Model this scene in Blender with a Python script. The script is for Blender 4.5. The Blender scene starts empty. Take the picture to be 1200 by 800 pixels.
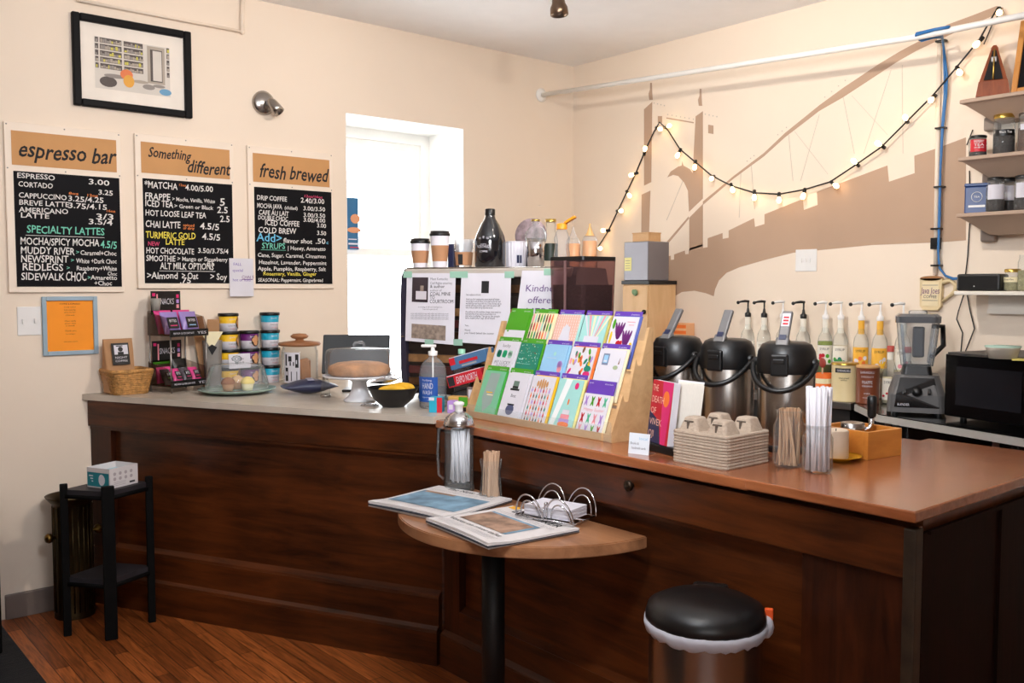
import bpy, bmesh, math, random
from mathutils import Vector, Matrix
random.seed(7)
S = bpy.context.scene
C = S.collection
PI = math.pi
R = math.radians
# ------------------------------------------------------------------ camera, world, lights, exposure
YL, XR, CEIL, EYE = 4.68, 4.48, 3.04, 1.53        # left wall plane, right wall plane, ceiling, eye height
cam_d = bpy.data.cameras.new('camera'); cam = bpy.data.objects.new('camera', cam_d); C.objects.link(cam)
cam.location = (0, 0, EYE); PITCH = math.atan(65/1080)
cam.rotation_euler = (PI/2-PITCH, 0, R(-40)); cam_d.lens = 32.4; cam_d.sensor_width = 36; cam_d.clip_start = .05
S.camera = cam
S.view_settings.view_transform = 'Standard'; S.view_settings.look = 'None'
S.view_settings.exposure = -0.1; S.view_settings.gamma = 1; S.view_settings.use_curve_mapping = False
W = bpy.data.worlds.new('world'); S.world = W; W.use_nodes = True
W.node_tree.nodes['Background'].inputs[0].default_value = (.93, .97, 1, 1)
nt_w = W.node_tree; bg_ = nt_w.nodes['Background']; tcw = nt_w.nodes.new('ShaderNodeTexCoord'); sx_ = nt_w.nodes.new('ShaderNodeSeparateXYZ')
nt_w.links.new(tcw.outputs['Generated'], sx_.inputs[0]); mrw = nt_w.nodes.new('ShaderNodeMapRange'); mrw.inputs[1].default_value = -.12; mrw.inputs[2].default_value = .02; mrw.inputs[3].default_value = 11; mrw.inputs[4].default_value = 8
nt_w.links.new(sx_.outputs['Z'], mrw.inputs[0]); nt_w.links.new(mrw.outputs[0], bg_.inputs[1])      # lower half raised to brighten the ceiling, white sky above
def lamp(name, kind, loc, target, energy, color, size=.5, size_y=None, angle=None, blend=.6):
    d = bpy.data.lights.new(name, kind); o = bpy.data.objects.new(name, d); C.objects.link(o)
    o.location = loc; o.rotation_euler = (Vector(target)-Vector(loc)).to_track_quat('-Z', 'Y').to_euler()
    d.energy = energy; d.color = color
    if kind == 'AREA':
        d.shape = 'RECTANGLE'; d.size = size; d.size_y = size_y or size
    else:
        d.shadow_soft_size = size
    if kind == 'SPOT':
        d.spot_size = angle or R(70); d.spot_blend = blend
    return o
lamp('shopfront_daylight', 'AREA', (-1.9, -1.4, 1.9), (1.6, 2.6, 2.4), 34, (.88, .94, 1), 2.6, 1.2)
lamp('ceiling_fill', 'AREA', (.9, 1.2, 2.3), (2.5, 3.0, 3.04), 62, (.92, .95, 1), .5, .5)  # unseen lamp added to brighten the ceiling; no pendant hangs here
lamp('side_fill', 'AREA', (-.9, -2.2, 2.0), (1.6, 4.6, 1.5), 10, (1, .95, .92), 1.4, 1.0)  # weak warm fill from behind the view; no opening stands there
lamp('track_spot_menu', 'SPOT', (2.44, 1.35, 2.94), (1.7, 4.68, 1.95), 150, (1, .89, .78), .05, angle=R(80), blend=1)
lamp('track_spot_mural', 'SPOT', (2.5, 2.1, 2.94), (4.48, 3.0, 1.95), 100, (1, .93, .83), .04, angle=R(115), blend=1)
lamp('track_spot_bar', 'SPOT', (1.4, 1.5, 2.98), (2.6, 2.1, 1.0), 34, (1, .90, .78), .06, angle=R(80), blend=.9)
# ------------------------------------------------------------------ helpers
def sr(r, g, b):
    f = lambda c: (c/12.92 if c <= .04045 else ((c+.055)/1.055)**2.4)
    return (f(r/255), f(g/255), f(b/255), 1)
def P(px, py, axis, val):
    """point of a wall, floor or shelf plane seen in the given direction of the 1200x800 view"""
    ya = R(50); fw = Vector((math.cos(ya), math.sin(ya), 0)); rt = Vector((math.sin(ya), -math.cos(ya), 0)); up = Vector((0, 0, 1))
    f = fw*math.cos(PITCH)-up*math.sin(PITCH); u = up*math.cos(PITCH)+fw*math.sin(PITCH)
    r = f+rt*((px-600)/1080)+u*((400-py)/1080); o = Vector((0, 0, EYE))
    if isinstance(axis, str):
        i = 'xyz'.index(axis); t = (val-o[i])/r[i]
    else:
        t = (Vector(val)-o).dot(Vector(axis))/r.dot(Vector(axis))
    return o+r*t
MATS = {}
def mat(name, col, rough=.5, metal=0, spec=.5, emit=None, estr=0, bump=0, bscale=60, var=0, vscale=8, alpha=None, coat=0, stretch=(1, 1, 1), trans=0, sss=0):
    if name in MATS: return MATS[name]
    m = bpy.data.materials.new(name); m.use_nodes = True; nt = m.node_tree; b = nt.nodes['Principled BSDF']
    if len(col) == 3: col = sr(*col)
    b.inputs['Base Color'].default_value = col; b.inputs['Roughness'].default_value = rough; b.inputs['Metallic'].default_value = metal
    b.inputs['Specular IOR Level'].default_value = spec
    b.inputs['Coat Weight'].default_value = coat; b.inputs['Coat Roughness'].default_value = .15
    b.inputs['Transmission Weight'].default_value = trans
    if emit: b.inputs['Emission Color'].default_value = sr(*emit); b.inputs['Emission Strength'].default_value = estr
    tc = nt.nodes.new('ShaderNodeTexCoord'); mp = nt.nodes.new('ShaderNodeMapping'); mp.inputs['Scale'].default_value = stretch
    nt.links.new(tc.outputs['Object'], mp.inputs[0])
    n = nt.nodes.new('ShaderNodeTexNoise'); n.inputs['Scale'].default_value = vscale; n.inputs['Detail'].default_value = 5
    nt.links.new(mp.outputs[0], n.inputs[0])
    v = var or .04
    r = nt.nodes.new('ShaderNodeValToRGB')
    r.color_ramp.elements[0].position = .3; r.color_ramp.elements[1].position = .7
    r.color_ramp.elements[0].color = tuple(c*(1-v) for c in col[:3])+(1,); r.color_ramp.elements[1].color = tuple(min(1, c*(1+v)) for c in col[:3])+(1,)
    nt.links.new(n.outputs[0], r.inputs[0]); nt.links.new(r.outputs[0], b.inputs['Base Color'])
    if bump:
        n2 = nt.nodes.new('ShaderNodeTexNoise'); n2.inputs['Scale'].default_value = bscale; nt.links.new(mp.outputs[0], n2.inputs[0])
        bp = nt.nodes.new('ShaderNodeBump'); bp.inputs['Strength'].default_value = bump; bp.inputs['Distance'].default_value = .01
        nt.links.new(n2.outputs[0], bp.inputs['Height']); nt.links.new(bp.outputs[0], b.inputs['Normal'])
    MATS[name] = m; return m
def wood(name, dark, light, rough=.35, scale=3, axis=0, ring=14, coat=.0, spec=.5):
    if name in MATS: return MATS[name]
    m = bpy.data.materials.new(name); m.use_nodes = True; nt = m.node_tree; b = nt.nodes['Principled BSDF']
    b.inputs['Roughness'].default_value = rough; b.inputs['Coat Weight'].default_value = coat; b.inputs['Coat Roughness'].default_value = .2
    b.inputs['Specular IOR Level'].default_value = spec
    tc = nt.nodes.new('ShaderNodeTexCoord'); mp = nt.nodes.new('ShaderNodeMapping')
    sc = [ring, ring, ring]; sc[axis] = 1.0; mp.inputs['Scale'].default_value = sc
    nt.links.new(tc.outputs['Object'], mp.inputs[0])
    n = nt.nodes.new('ShaderNodeTexNoise'); n.inputs['Scale'].default_value = scale; n.inputs['Detail'].default_value = 8; n.inputs['Distortion'].default_value = .6
    n.inputs['Roughness'].default_value = .65
    nt.links.new(mp.outputs[0], n.inputs[0])
    n3 = nt.nodes.new('ShaderNodeTexNoise'); n3.inputs['Scale'].default_value = 2.2; n3.inputs['Detail'].default_value = 3; nt.links.new(tc.outputs['Object'], n3.inputs[0])
    mx = nt.nodes.new('ShaderNodeMath'); mx.operation = 'MULTIPLY_ADD'; mx.inputs[1].default_value = .45; nt.links.new(n3.outputs[0], mx.inputs[0])
    ml = nt.nodes.new('ShaderNodeMath'); ml.operation = 'MULTIPLY'; ml.inputs[1].default_value = .55; nt.links.new(n.outputs[0], ml.inputs[0]); nt.links.new(ml.outputs[0], mx.inputs[2])
    r = nt.nodes.new('ShaderNodeValToRGB'); r.color_ramp.elements[0].position = .36; r.color_ramp.elements[1].position = .64
    r.color_ramp.elements[0].color = sr(*dark); r.color_ramp.elements[1].color = sr(*light)
    nt.links.new(mx.outputs[0], r.inputs[0]); nt.links.new(r.outputs[0], b.inputs['Base Color'])
    bp = nt.nodes.new('ShaderNodeBump'); bp.inputs['Strength'].default_value = .06; bp.inputs['Distance'].default_value = .01
    nt.links.new(n.outputs[0], bp.inputs['Height']); nt.links.new(bp.outputs[0], b.inputs['Normal'])
    MATS[name] = m; return m
def glass(name, tint=(1, 1, 1), refl=1.0, rough=.03, opac=0, col=(1, 1, 1)):
    """thin clear wall: what lies behind shows through, the surface reflects by Fresnel"""
    if name in MATS: return MATS[name]
    m = bpy.data.materials.new(name); m.use_nodes = True; nt = m.node_tree; nt.nodes.remove(nt.nodes['Principled BSDF'])
    out = nt.nodes['Material Output']; t = nt.nodes.new('ShaderNodeBsdfTransparent'); t.inputs[0].default_value = (*tint, 1)
    g = nt.nodes.new('ShaderNodeBsdfGlossy'); g.inputs['Roughness'].default_value = rough
    fr = nt.nodes.new('ShaderNodeLayerWeight'); fr.inputs[0].default_value = .12
    mu = nt.nodes.new('ShaderNodeMath'); mu.operation = 'MULTIPLY'; mu.inputs[1].default_value = refl
    nt.links.new(fr.outputs['Fresnel'], mu.inputs[0]); mx = nt.nodes.new('ShaderNodeMixShader')
    nt.links.new(mu.outputs[0], mx.inputs[0]); nt.links.new(g.outputs[0], mx.inputs[2])
    if opac:
        d = nt.nodes.new('ShaderNodeBsdfDiffuse'); d.inputs[0].default_value = (*col, 1)
        m2 = nt.nodes.new('ShaderNodeMixShader'); m2.inputs[0].default_value = opac
        nt.links.new(t.outputs[0], m2.inputs[1]); nt.links.new(d.outputs[0], m2.inputs[2]); nt.links.new(m2.outputs[0], mx.inputs[1])
    else: nt.links.new(t.outputs[0], mx.inputs[1])
    nt.links.new(mx.outputs[0], out.inputs[0]); MATS[name] = m; return m
TXT = {}
def text_geo(s, bold=0):
    key = (s, bold)
    if key not in TXT:
        cu = bpy.data.curves.new('t', 'FONT'); cu.body = s; cu.size = 1; cu.resolution_u = 2; cu.offset = bold
        o = bpy.data.objects.new('t', cu); C.objects.link(o)
        me = bpy.data.meshes.new_from_object(o.evaluated_get(bpy.context.evaluated_depsgraph_get()))
        vs = [v.co.copy() for v in me.vertices]; fs = [tuple(p.vertices) for p in me.polygons]
        bpy.data.objects.remove(o); bpy.data.curves.remove(cu); bpy.data.meshes.remove(me)
        w = max([v.x for v in vs] or [1]); TXT[key] = (vs, fs, w)
    return TXT[key]
class MB:
    def __init__(s): s.v = []; s.f = []; s.m = []; s.sm = []
    def add(s, vs, fs, m=0, sm=False, M=None):
        o = len(s.v); s.v += [tuple(M @ Vector(p)) if M else tuple(p) for p in vs]
        for f in fs: s.f.append([i+o for i in f]); s.m.append(m); s.sm.append(sm)
        return s
    def box(s, x0, x1, y0, y1, z0, z1, m=0, M=None, bev=0):
        bm = bmesh.new(); bmesh.ops.create_cube(bm, size=1)
        for v in bm.verts: v.co = Vector(((x0+x1)/2+v.co.x*(x1-x0), (y0+y1)/2+v.co.y*(y1-y0), (z0+z1)/2+v.co.z*(z1-z0)))
        if bev: bmesh.ops.bevel(bm, geom=list(bm.edges), offset=bev, segments=2, profile=.5, affect='EDGES')
        bm.verts.ensure_lookup_table()
        for i, v in enumerate(bm.verts): v.index = i
        s.add([v.co for v in bm.verts], [[v.index for v in f.verts] for f in bm.faces], m, False, M); bm.free(); return s
    def lathe(s, prof, c=(0, 0, 0), seg=28, m=0, M=None, sm=True, sx=1, sy=1):
        vs = []; fs = []; n = len(prof)
        for r, z in prof:
            for k in range(seg):
                a = 2*PI*k/seg; vs.append((c[0]+r*sx*math.cos(a), c[1]+r*sy*math.sin(a), c[2]+z))
        for i in range(n-1):
            for k in range(seg):
                k2 = (k+1) % seg; fs.append([i*seg+k, i*seg+k2, (i+1)*seg+k2, (i+1)*seg+k])
        s.add(vs, fs, m, sm, M)
        if prof[0][0] > 1e-4 and prof[0][0] < 9: s.add(vs[:seg], [list(range(seg))[::-1]], m, False, M) if getattr(s, 'cap', True) else None
        if prof[-1][0] > 1e-4 and getattr(s, 'cap', True): s.add(vs[-seg:], [list(range(seg))], m, False, M)
        return s
    def shell(s, prof, c=(0, 0, 0), seg=28, m=0, M=None):
        s.cap = False; s.lathe(prof, c, seg, m, M); s.cap = True; return s
    def tube(s, pts, r, seg=8, m=0, closed=False, M=None):
        pts = [Vector(p) for p in pts]; n = len(pts); vs = []; fs = []; up = None
        for i, p in enumerate(pts):
            a = pts[i-1] if (i > 0 or closed) else p; b = pts[(i+1) % n] if (i < n-1 or closed) else p
            d = (b-a).normalized() if (b-a).length > 1e-9 else Vector((0, 0, 1))
            if up is None: up = d.orthogonal().normalized()
            up = (up-d*up.dot(d)); up = up.normalized() if up.length > 1e-6 else d.orthogonal().normalized()
            q = d.cross(up); rr = r[i] if isinstance(r, (list, tuple)) else r
            for k in range(seg):
                t = 2*PI*k/seg; vs.append(p+up*(rr*math.cos(t))+q*(rr*math.sin(t)))
        for i in range(n if closed else n-1):
            j = (i+1) % n
            for k in range(seg):
                k2 = (k+1) % seg; fs.append([i*seg+k, i*seg+k2, j*seg+k2, j*seg+k])
        if not closed: fs += [list(range(seg))[::-1], [(n-1)*seg+k for k in range(seg)]]
        return s.add(vs, fs, m, True, M)
    def prism(s, poly, d0, d1, f=lambda u, v, w: (u, v, w), m=0, M=None):
        n = len(poly); vs = [f(u, v, d0) for u, v in poly]+[f(u, v, d1) for u, v in poly]
        fs = [list(range(n))[::-1], [n+i for i in range(n)]]+[[i, (i+1) % n, n+(i+1) % n, n+i] for i in range(n)]
        return s.add(vs, fs, m, False, M)
    def ball(s, c, rx, ry=None, rz=None, m=0, seg=16, M=None):
        ry = ry or rx; rz = rz or rx; h = seg//2
        return s.lathe([(math.sin(PI*i/h) if 0 < i < h else 0, -math.cos(PI*i/h)*rz) for i in range(h+1)], c, seg, m, M, True, rx, ry)
    def quad(s, pts, m=0, M=None): return s.add(pts, [list(range(len(pts)))], m, False, M)
    def rect(s, x0, x1, z0, z1, y, m=0, M=None):
        return s.add([(x0, y, z0), (x1, y, z0), (x1, y, z1), (x0, y, z1)], [[0, 1, 2, 3]], m, False, M)
    def text(s, st, x, z, size, y=0, m=0, fit=None, shear=0, align='l', M=None, rot=0, wob=0, cyl=0, bold=0):
        vs, fs, w = text_geo(st, bold); k = size/.73; kx = k
        if fit: kx = fit/w
        ox = -w*kx/2 if align == 'c' else (-w*kx if align == 'r' else 0)
        ca, sa = math.cos(rot), math.sin(rot); out = []
        for p in vs:
            a = ox+p.x*kx+p.y*k*shear; b = p.y*k+(wob*size*math.sin(p.x*2.7) if wob else 0); X = x+a*ca-b*sa; Z = z+a*sa+b*ca
            out.append((cyl*math.sin(X/cyl), -cyl*math.cos(X/cyl), Z) if cyl else (X, y, Z))
        return s.add(out, fs, m, False, M)
    def build(s, name, mats, parent=None, loc=(0, 0, 0), rz=0, mods=None):
        me = bpy.data.meshes.new(name); me.from_pydata(s.v, [], s.f); me.validate(clean_customdata=False)
        if len(me.polygons) == len(s.f):
            me.polygons.foreach_set('material_index', s.m); me.polygons.foreach_set('use_smooth', s.sm)
        for mm in (mats if isinstance(mats, (list, tuple)) else [mats]): me.materials.append(mm)
        o = bpy.data.objects.new(name, me); C.objects.link(o); o.parent = parent; o.location = loc; o.rotation_euler = (0, 0, rz); me.update()
        return o
def thing(name, label, cat, loc=(0, 0, 0), rz=0, group=None):
    o = bpy.data.objects.new(name, None); C.objects.link(o); o.empty_display_size = .05
    o.location = loc; o.rotation_euler = (0, 0, rz); o['label'] = label; o['category'] = cat
    if group: o['group'] = group
    return o
def tag(o, label, cat, group=None):
    o['label'] = label; o['category'] = cat
    if group: o['group'] = group
    return o
def structure(o): o['kind'] = 'structure'; return o
def dup(root, loc, rz, label, group=None):
    r = root.copy(); C.objects.link(r); r.location = loc; r.rotation_euler = (0, 0, rz); r['label'] = label
    if group: r['group'] = group
    for ch in list(root.children):
        c = ch.copy(); C.objects.link(c); c.parent = r
        for g in list(ch.children):
            d = g.copy(); C.objects.link(d); d.parent = c
    return r
def Ry(x, y, z, rx=0, ry=0, rz=0):
    return Matrix.Translation((x, y, z)) @ Matrix.Rotation(rz, 4, 'Z') @ Matrix.Rotation(ry, 4, 'Y') @ Matrix.Rotation(rx, 4, 'X')
def arc(cx, cy, r, a0, a1, n): return [(cx+r*math.cos(a0+(a1-a0)*i/n), cy+r*math.sin(a0+(a1-a0)*i/n)) for i in range(n+1)]
# left-section frame of the bar: CN its corner, e along its front to the wall, n into it
CN = Vector((2.09, 2.97, 0)); EV = Vector((-.445, .896, 0)).normalized(); NV = Vector((EV.y, -EV.x, 0)); RZL = math.atan2(-EV.y, -EV.x)
def LC(e, n, z=0): return CN+EV*e+NV*n+Vector((0, 0, z))
RZR = -PI/2                                             # things that face the room from the right side
ZL, ZR_ = 1.015, 1.0                                    # counter tops
def onl(px, py): return P(px, py, 'z', ZL)
def onr(px, py): return P(px, py, 'z', ZR_)
# ------------------------------------------------------------------ shared materials
cream = mat('cream_wall_paint', (236, 219, 200), .75, bump=.05, bscale=14, var=.02, vscale=2)
ceilm = mat('white_ceiling_paint', (248, 247, 247), .8, bump=.04, bscale=20, var=.015)
taupe = mat('taupe_mural_paint', (182, 152, 128), .75, var=.03, vscale=3)
white = mat('white_gloss_paint', (240, 238, 233), .35)
whitep = mat('white_plastic', (232, 230, 228), .4)
paper = mat('white_paper', (216, 213, 221), .8)
black = mat('black_plastic', (14, 14, 15), .38)
blackg = mat('black_gloss', (8, 8, 9), .12, coat=.4)
iron = mat('black_iron', (16, 15, 15), .5, .3)
chrome = mat('chrome', (205, 205, 208), .12, 1)
steel = mat('brushed_steel', (168, 163, 158), .24, 1, var=.05, vscale=30, stretch=(1, 1, 20))
steeld = mat('dull_steel', (150, 146, 142), .38, 1, var=.06)
maho = wood('mahogany', (34, 13, 5), (98, 48, 18), .34, 3, 0, 9, coat=.1, spec=.35)
mahov = wood('mahogany_upright', (30, 11, 4), (74, 33, 13), .36, 3, 2, 9, coat=.08, spec=.35)
mahot = wood('mahogany_top', (128, 68, 36), (172, 104, 64), .22, 3, 1, 9, coat=.5)
ink = mat('black_ink', (30, 28, 30), .8); grey_ink = mat('grey_ink', (120, 118, 124), .8)
chalk = mat('white_chalk', (226, 222, 218), .9); chalkg = mat('green_chalk', (120, 200, 176), .9); chalky = mat('yellow_chalk', (232, 214, 84), .9)
chalko = mat('orange_chalk', (226, 130, 70), .9); chalkp = mat('pink_chalk', (206, 70, 110), .9); chalkb = mat('blue_chalk', (110, 190, 226), .9)
slate = mat('chalkboard_slate', (15, 14, 17), .7, spec=.15, var=.25, vscale=5)
kraft = mat('kraft_paper', (176, 132, 92), .8, var=.05); kraftb = mat('kraft_board', (198, 146, 92), .75, var=.04)
clear = glass('clear_glass', (.95, .97, .97), .6, .03, .06, (.9, .92, .92)); clearp = glass('clear_plastic', (.95, .96, .97), .7, .08, .10, (.88, .9, .95)); domeg = glass('dome_glass', (.96, .97, .98), .8, .05, .08, (.86, .9, .95))  # faint white mixed into clear and dome walls stands for milky reflections
pink = mat('hot_pink', (216, 40, 110), .4); red = mat('red_print', (196, 30, 44), .45); yellow = mat('yellow_print', (240, 190, 30), .45)
cyan = mat('cyan_print', (26, 160, 190), .45); purple = mat('purple_print', (98, 58, 168), .5); plum = mat('plum_print', (104, 28, 110), .45)
green = mat('green_print', (74, 158, 28), .5); teal = mat('teal_print', (20, 128, 104), .45); blue = mat('blue_print', (30, 84, 160), .45)
navy = mat('navy', (34, 40, 72), .4); orange = mat('orange_print', (240, 120, 50), .5); brown = mat('brown_card', (120, 74, 46), .7)
skyb = mat('pale_blue_print', (150, 196, 228), .5); mint = mat('mint_print', (160, 212, 206), .5); rose = mat('rose_print', (232, 150, 160), .5)
lav = mat('lavender_print', (176, 140, 206), .5); cream_p = mat('cream_print', (238, 226, 186), .55)
brass = mat('aged_brass', (120, 92, 44), .35, 1, var=.2); gold = mat('gold_lid', (196, 164, 84), .3, 1)
coffee = mat('coffee_beans', (34, 20, 12), .7, bump=.6, bscale=90, var=.4, vscale=80)
# ------------------------------------------------------------------ the room
def floor_mat():
    m = bpy.data.materials.new('oak_strip_floor'); m.use_nodes = True; nt = m.node_tree; b = nt.nodes['Principled BSDF']
    tc = nt.nodes.new('ShaderNodeTexCoord'); mp = nt.nodes.new('ShaderNodeMapping'); mp.inputs['Rotation'].default_value = (0, 0, PI/2)
    nt.links.new(tc.outputs['Object'], mp.inputs[0])
    br = nt.nodes.new('ShaderNodeTexBrick'); br.inputs['Scale'].default_value = 1; br.inputs['Brick Width'].default_value = .9; br.inputs['Row Height'].default_value = .057
    br.inputs['Mortar Size'].default_value = .0016; br.inputs['Color1'].default_value = sr(196, 110, 52); br.inputs['Color2'].default_value = sr(136, 70, 30); br.inputs['Mortar'].default_value = sr(40, 18, 8)
    br.offset = .37; nt.links.new(mp.outputs[0], br.inputs[0])
    m2 = nt.nodes.new('ShaderNodeMapping'); m2.inputs['Scale'].default_value = (24, 1.6, 1); nt.links.new(tc.outputs['Object'], m2.inputs[0])
    n = nt.nodes.new('ShaderNodeTexNoise'); n.inputs['Scale'].default_value = 3; n.inputs['Detail'].default_value = 8; n.inputs['Distortion'].default_value = 1.4; nt.links.new(m2.outputs[0], n.inputs[0])
    r = nt.nodes.new('ShaderNodeValToRGB'); r.color_ramp.elements[0].position = .35; r.color_ramp.elements[0].color = (.35, .3, .26, 1); r.color_ramp.elements[1].position = .65; nt.links.new(n.outputs[0], r.inputs[0])
    mx = nt.nodes.new('ShaderNodeMix'); mx.data_type = 'RGBA'; mx.blend_type = 'MULTIPLY'; mx.inputs[0].default_value = .85
    nt.links.new(br.outputs[0], mx.inputs[6]); nt.links.new(r.outputs[0], mx.inputs[7]); nt.links.new(mx.outputs[2], b.inputs['Base Color'])
    b.inputs['Roughness'].default_value = .38
    bp = nt.nodes.new('ShaderNodeBump'); bp.inputs['Strength'].default_value = .25; bp.inputs['Distance'].default_value = .004; nt.links.new(br.outputs[1], bp.inputs['Height']); bp.invert = True
    nt.links.new(bp.outputs[0], b.inputs['Normal']); return m
X0, Y0 = -2.4, -2.4
structure(MB().box(X0, XR, Y0, YL, -.05, 0).build('floor', floor_mat()))
structure(MB().box(X0, XR, Y0, YL, CEIL, CEIL+.1).build('ceiling', ceilm))
WX0, WX1, WZ0, WZ1, WY = 2.69, 3.53, .80, 2.515, YL+.40
wl = MB().box(X0, WX0, YL, YL+.42, -.05, CEIL+.1).box(WX1, XR+.3, YL, YL+.42, -.05, CEIL+.1)
wl.box(WX0, WX1, YL, YL+.42, -.05, WZ0).box(WX0, WX1, YL, YL+.42, WZ1, CEIL+.1)
structure(wl.build('wall_left', cream))
wr = structure(MB().box(XR, XR+.3, Y0-.3, YL, -.05, CEIL+.1).build('wall_right', cream))
structure(MB().box(X0-.3, X0, Y0, YL, -.05, CEIL+.1).build('wall_side', cream))
structure(MB().box(X0-.3, XR, Y0-.3, Y0, -.05, CEIL+.1).build('wall_front', cream))
structure(MB().box(.885, 1.235, YL-.018, YL, 0, .115, bev=.004).build('baseboard_left', mat('grey_baseboard', (118, 104, 96), .6, var=.1)))
# window with a deep white reveal
win = structure(MB().box(WX0, WX0+.004, YL, WY, WZ0, WZ1).box(WX1-.004, WX1, YL, WY, WZ0, WZ1).box(WX0, WX1, YL, WY, WZ1-.004, WZ1).box(WX0, WX1, YL-.02, WY, WZ0, WZ0+.02).build('window_1', white))
fm = MB()
for a, b, c, d in ((WX0+.004, WX0+.07, WZ0, WZ1-.004), (WX1-.07, WX1-.004, WZ0, WZ1-.004), (WX0+.07, WX1-.07, WZ1-.07, WZ1-.004), (WX0+.07, WX1-.07, WZ0, WZ0+.07)): fm.box(a, b, WY-.03, WY+.019, c, d)
o = fm.build('window_frame', white, win)
rail = P(450, 296, 'y', WY).z
sm_ = MB()
for a, b, c, d in ((WX0+.07, WX0+.12, WZ0+.07, WZ1-.07), (WX1-.12, WX1-.07, WZ0+.07, WZ1-.07), (WX0+.12, WX1-.12, WZ1-.12, WZ1-.07), (WX0+.12, WX1-.12, rail-.02, rail+.025)): sm_.box(a, b, WY-.015, WY+.02, c, d)
sm_.build('sash', white, win)
MB().box(WX0+.1, WX1-.1, WY+.0, WY+.004, WZ0+.05, WZ1-.1).build('pane', glass('window_glass', (1, 1, 1), .5), win)
# the painted bridge on the right wall
mu = MB(); WP = lambda x, y: P(x, y, 'x', XR)
def paint(poly, m=0, d=.0012):
    q = [WP(*p) for p in poly]; mu.prism([(p.y, p.z) for p in q], XR-d, XR+.001, lambda u, v, w: (w, u, v), m)
paint([(754.8, 128), (764.5, 119.3), (763.2, 213.3), (754.8, 217.5)]); paint([(752, 228), (762.3, 223.2), (760.5, 279.8), (751.5, 282.8)])
paint([(815.3, 136.3), (823.8, 130.3), (823.8, 232.5), (807.5, 248), (806.3, 223.5), (801.8, 213.8), (795, 206.3), (789, 204.8), (782, 207.8), (786, 201), (795, 195), (799, 194), (799.5, 189), (801, 194), (808.5, 198), (811.8, 203), (813, 180)])
paint([(807.8, 255), (823.8, 239), (823.8, 288), (807.8, 293.5)])
top = [(757.8, 307.5), (778, 308.7), (778.8, 301.5), (786, 299.5), (786.2, 304.5), (790, 304), (790.2, 298), (802.6, 293.5), (803, 298), (807, 297.5), (807.8, 291), (823.8, 286), (824, 290.5), (829.3, 289.5), (829.5, 279), (846.8, 273), (846.9, 279.8), (854, 278.5), (854, 270), (883.6, 255.6), (884.8, 265.8), (896, 262.4), (896, 251), (941, 233), (942, 246), (958.3, 240), (957.4, 224.8), (1040, 193.8), (1041.8, 212.9), (1072, 202.8), (1071.5, 182.5), (1098.5, 173.5), (1132, 161)]
bot = [(1132, 281.5), (1098, 284), (1022, 287), (961, 293), (930, 296), (898, 304), (866.7, 313), (851.5, 319.5), (842.5, 328.5), (838, 339), (836.5, 347), (827.5, 343.5), (814, 340.5), (799, 342), (784, 351), (773.5, 363), (764.5, 373.5), (757, 384)]
paint(top+bot)
paint([(823.8, 236), (860, 206), (895.5, 179), (920, 155.8), (960, 123.5), (988, 103), (1030, 75), (1055, 60), (1085, 44), (1110, 29), (1140, 18), (1168, 7), (1176, 9), (1172, 15), (1130, 33), (1100, 47), (1073, 60), (1052, 72), (988, 114), (960, 130), (920, 160.8), (895.5, 183), (860, 209), (823.8, 240)])
paint([(780, 289), (779.5, 285.5), (807, 253.5), (807.5, 256)])
for poly in ([(771, 136), (776, 136), (776, 144), (771, 144)], [(830, 146), (836, 147), (836, 157), (830, 156)], [(781, 137.5), (813, 143), (813, 144.5), (781, 139)]): paint(poly)
for cx, ty in ((763, 97), (821, 104)):
    paint([(cx-1, ty), (cx+1, ty), (cx+1.3, ty+9), (cx+2, ty+20), (cx-2, ty+20), (cx-3, ty+13), (cx-1.2, ty+8)])
for (a, b, c, d) in ((1044, 82, 1012, 180), (1057, 76, 1058, 180), (988, 114, 1001, 180), (998, 112, 1040, 158), (960, 134, 938, 212), (931, 154, 970, 204), (924, 158, 929, 212), (800, 212, 781, 258), (880, 190, 884, 245), (868, 203, 866, 255)):
    paint([(a, b), (a+.5, b), (c+.5, d), (c, d)], 1, .001)
for (x, y) in [(875+i*4, 188-i*3.2) for i in range(3)]+[(911+i*5, 157-i*4.2) for i in range(3)]+[(966+i*8, 113-i*6.5) for i in range(4)]+[(782+i*5, 133.5+i*.9) for i in range(7)]+[(826+i*4.5, 133+i) for i in range(4)]+[(766+i*4, 120+i) for i in range(4)]:
    paint([(x, y), (x+1.2, y), (x+1.2, y+1.4), (x, y+1.4)], 1)
o = mu.build('painted_mural', [taupe, mat('grey_mural_line', (198, 186, 172), .8)], wr); o['label'] = 'taupe painting of a suspension bridge on the cream wall'
# ------------------------------------------------------------------ the bar: a slanting section to the window wall and a straight one
def ew(n): return (YL-.004-CN.y-NV.y*n)/EV.y
bl = thing('bar_counter', 'dark mahogany panelled bar front running slantwise from the chalkboard wall', 'counter', CN, RZL)
def lboard(name, n0, n1, z0, z1, e0=0, m=maho, e1=None):
    a, b = (e1, e1) if e1 else (ew(n0), ew(n1))
    return MB().prism([(-a, n0), (-e0, n0), (-e0, n1), (-b, n1)], z0, z1).build(name, m, bl)
bwp = [CN+NV*.06, LC(ew(.06), .06), Vector((2.72, YL-.004, 0)), Vector((2.72, 3.9, 0)), Vector((2.9, 3.3, 0)), Vector((2.9, 2.985, 0)), Vector((2.16, 2.985, 0))]
inv = lambda p: ((p-CN).dot(-EV), (p-CN).dot(NV))
MB().prism([inv(p) for p in bwp], 0, .985).build('carcass', maho, bl)
lboard('frieze_board', .02, .06, .86, .985); lboard('stile', .03, .06, .28, .86, 1.76, mahov)
lboard('bottom_rail', .03, .06, .15, .27, 0); lboard('base_board', .012, .06, 0, .135)
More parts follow.
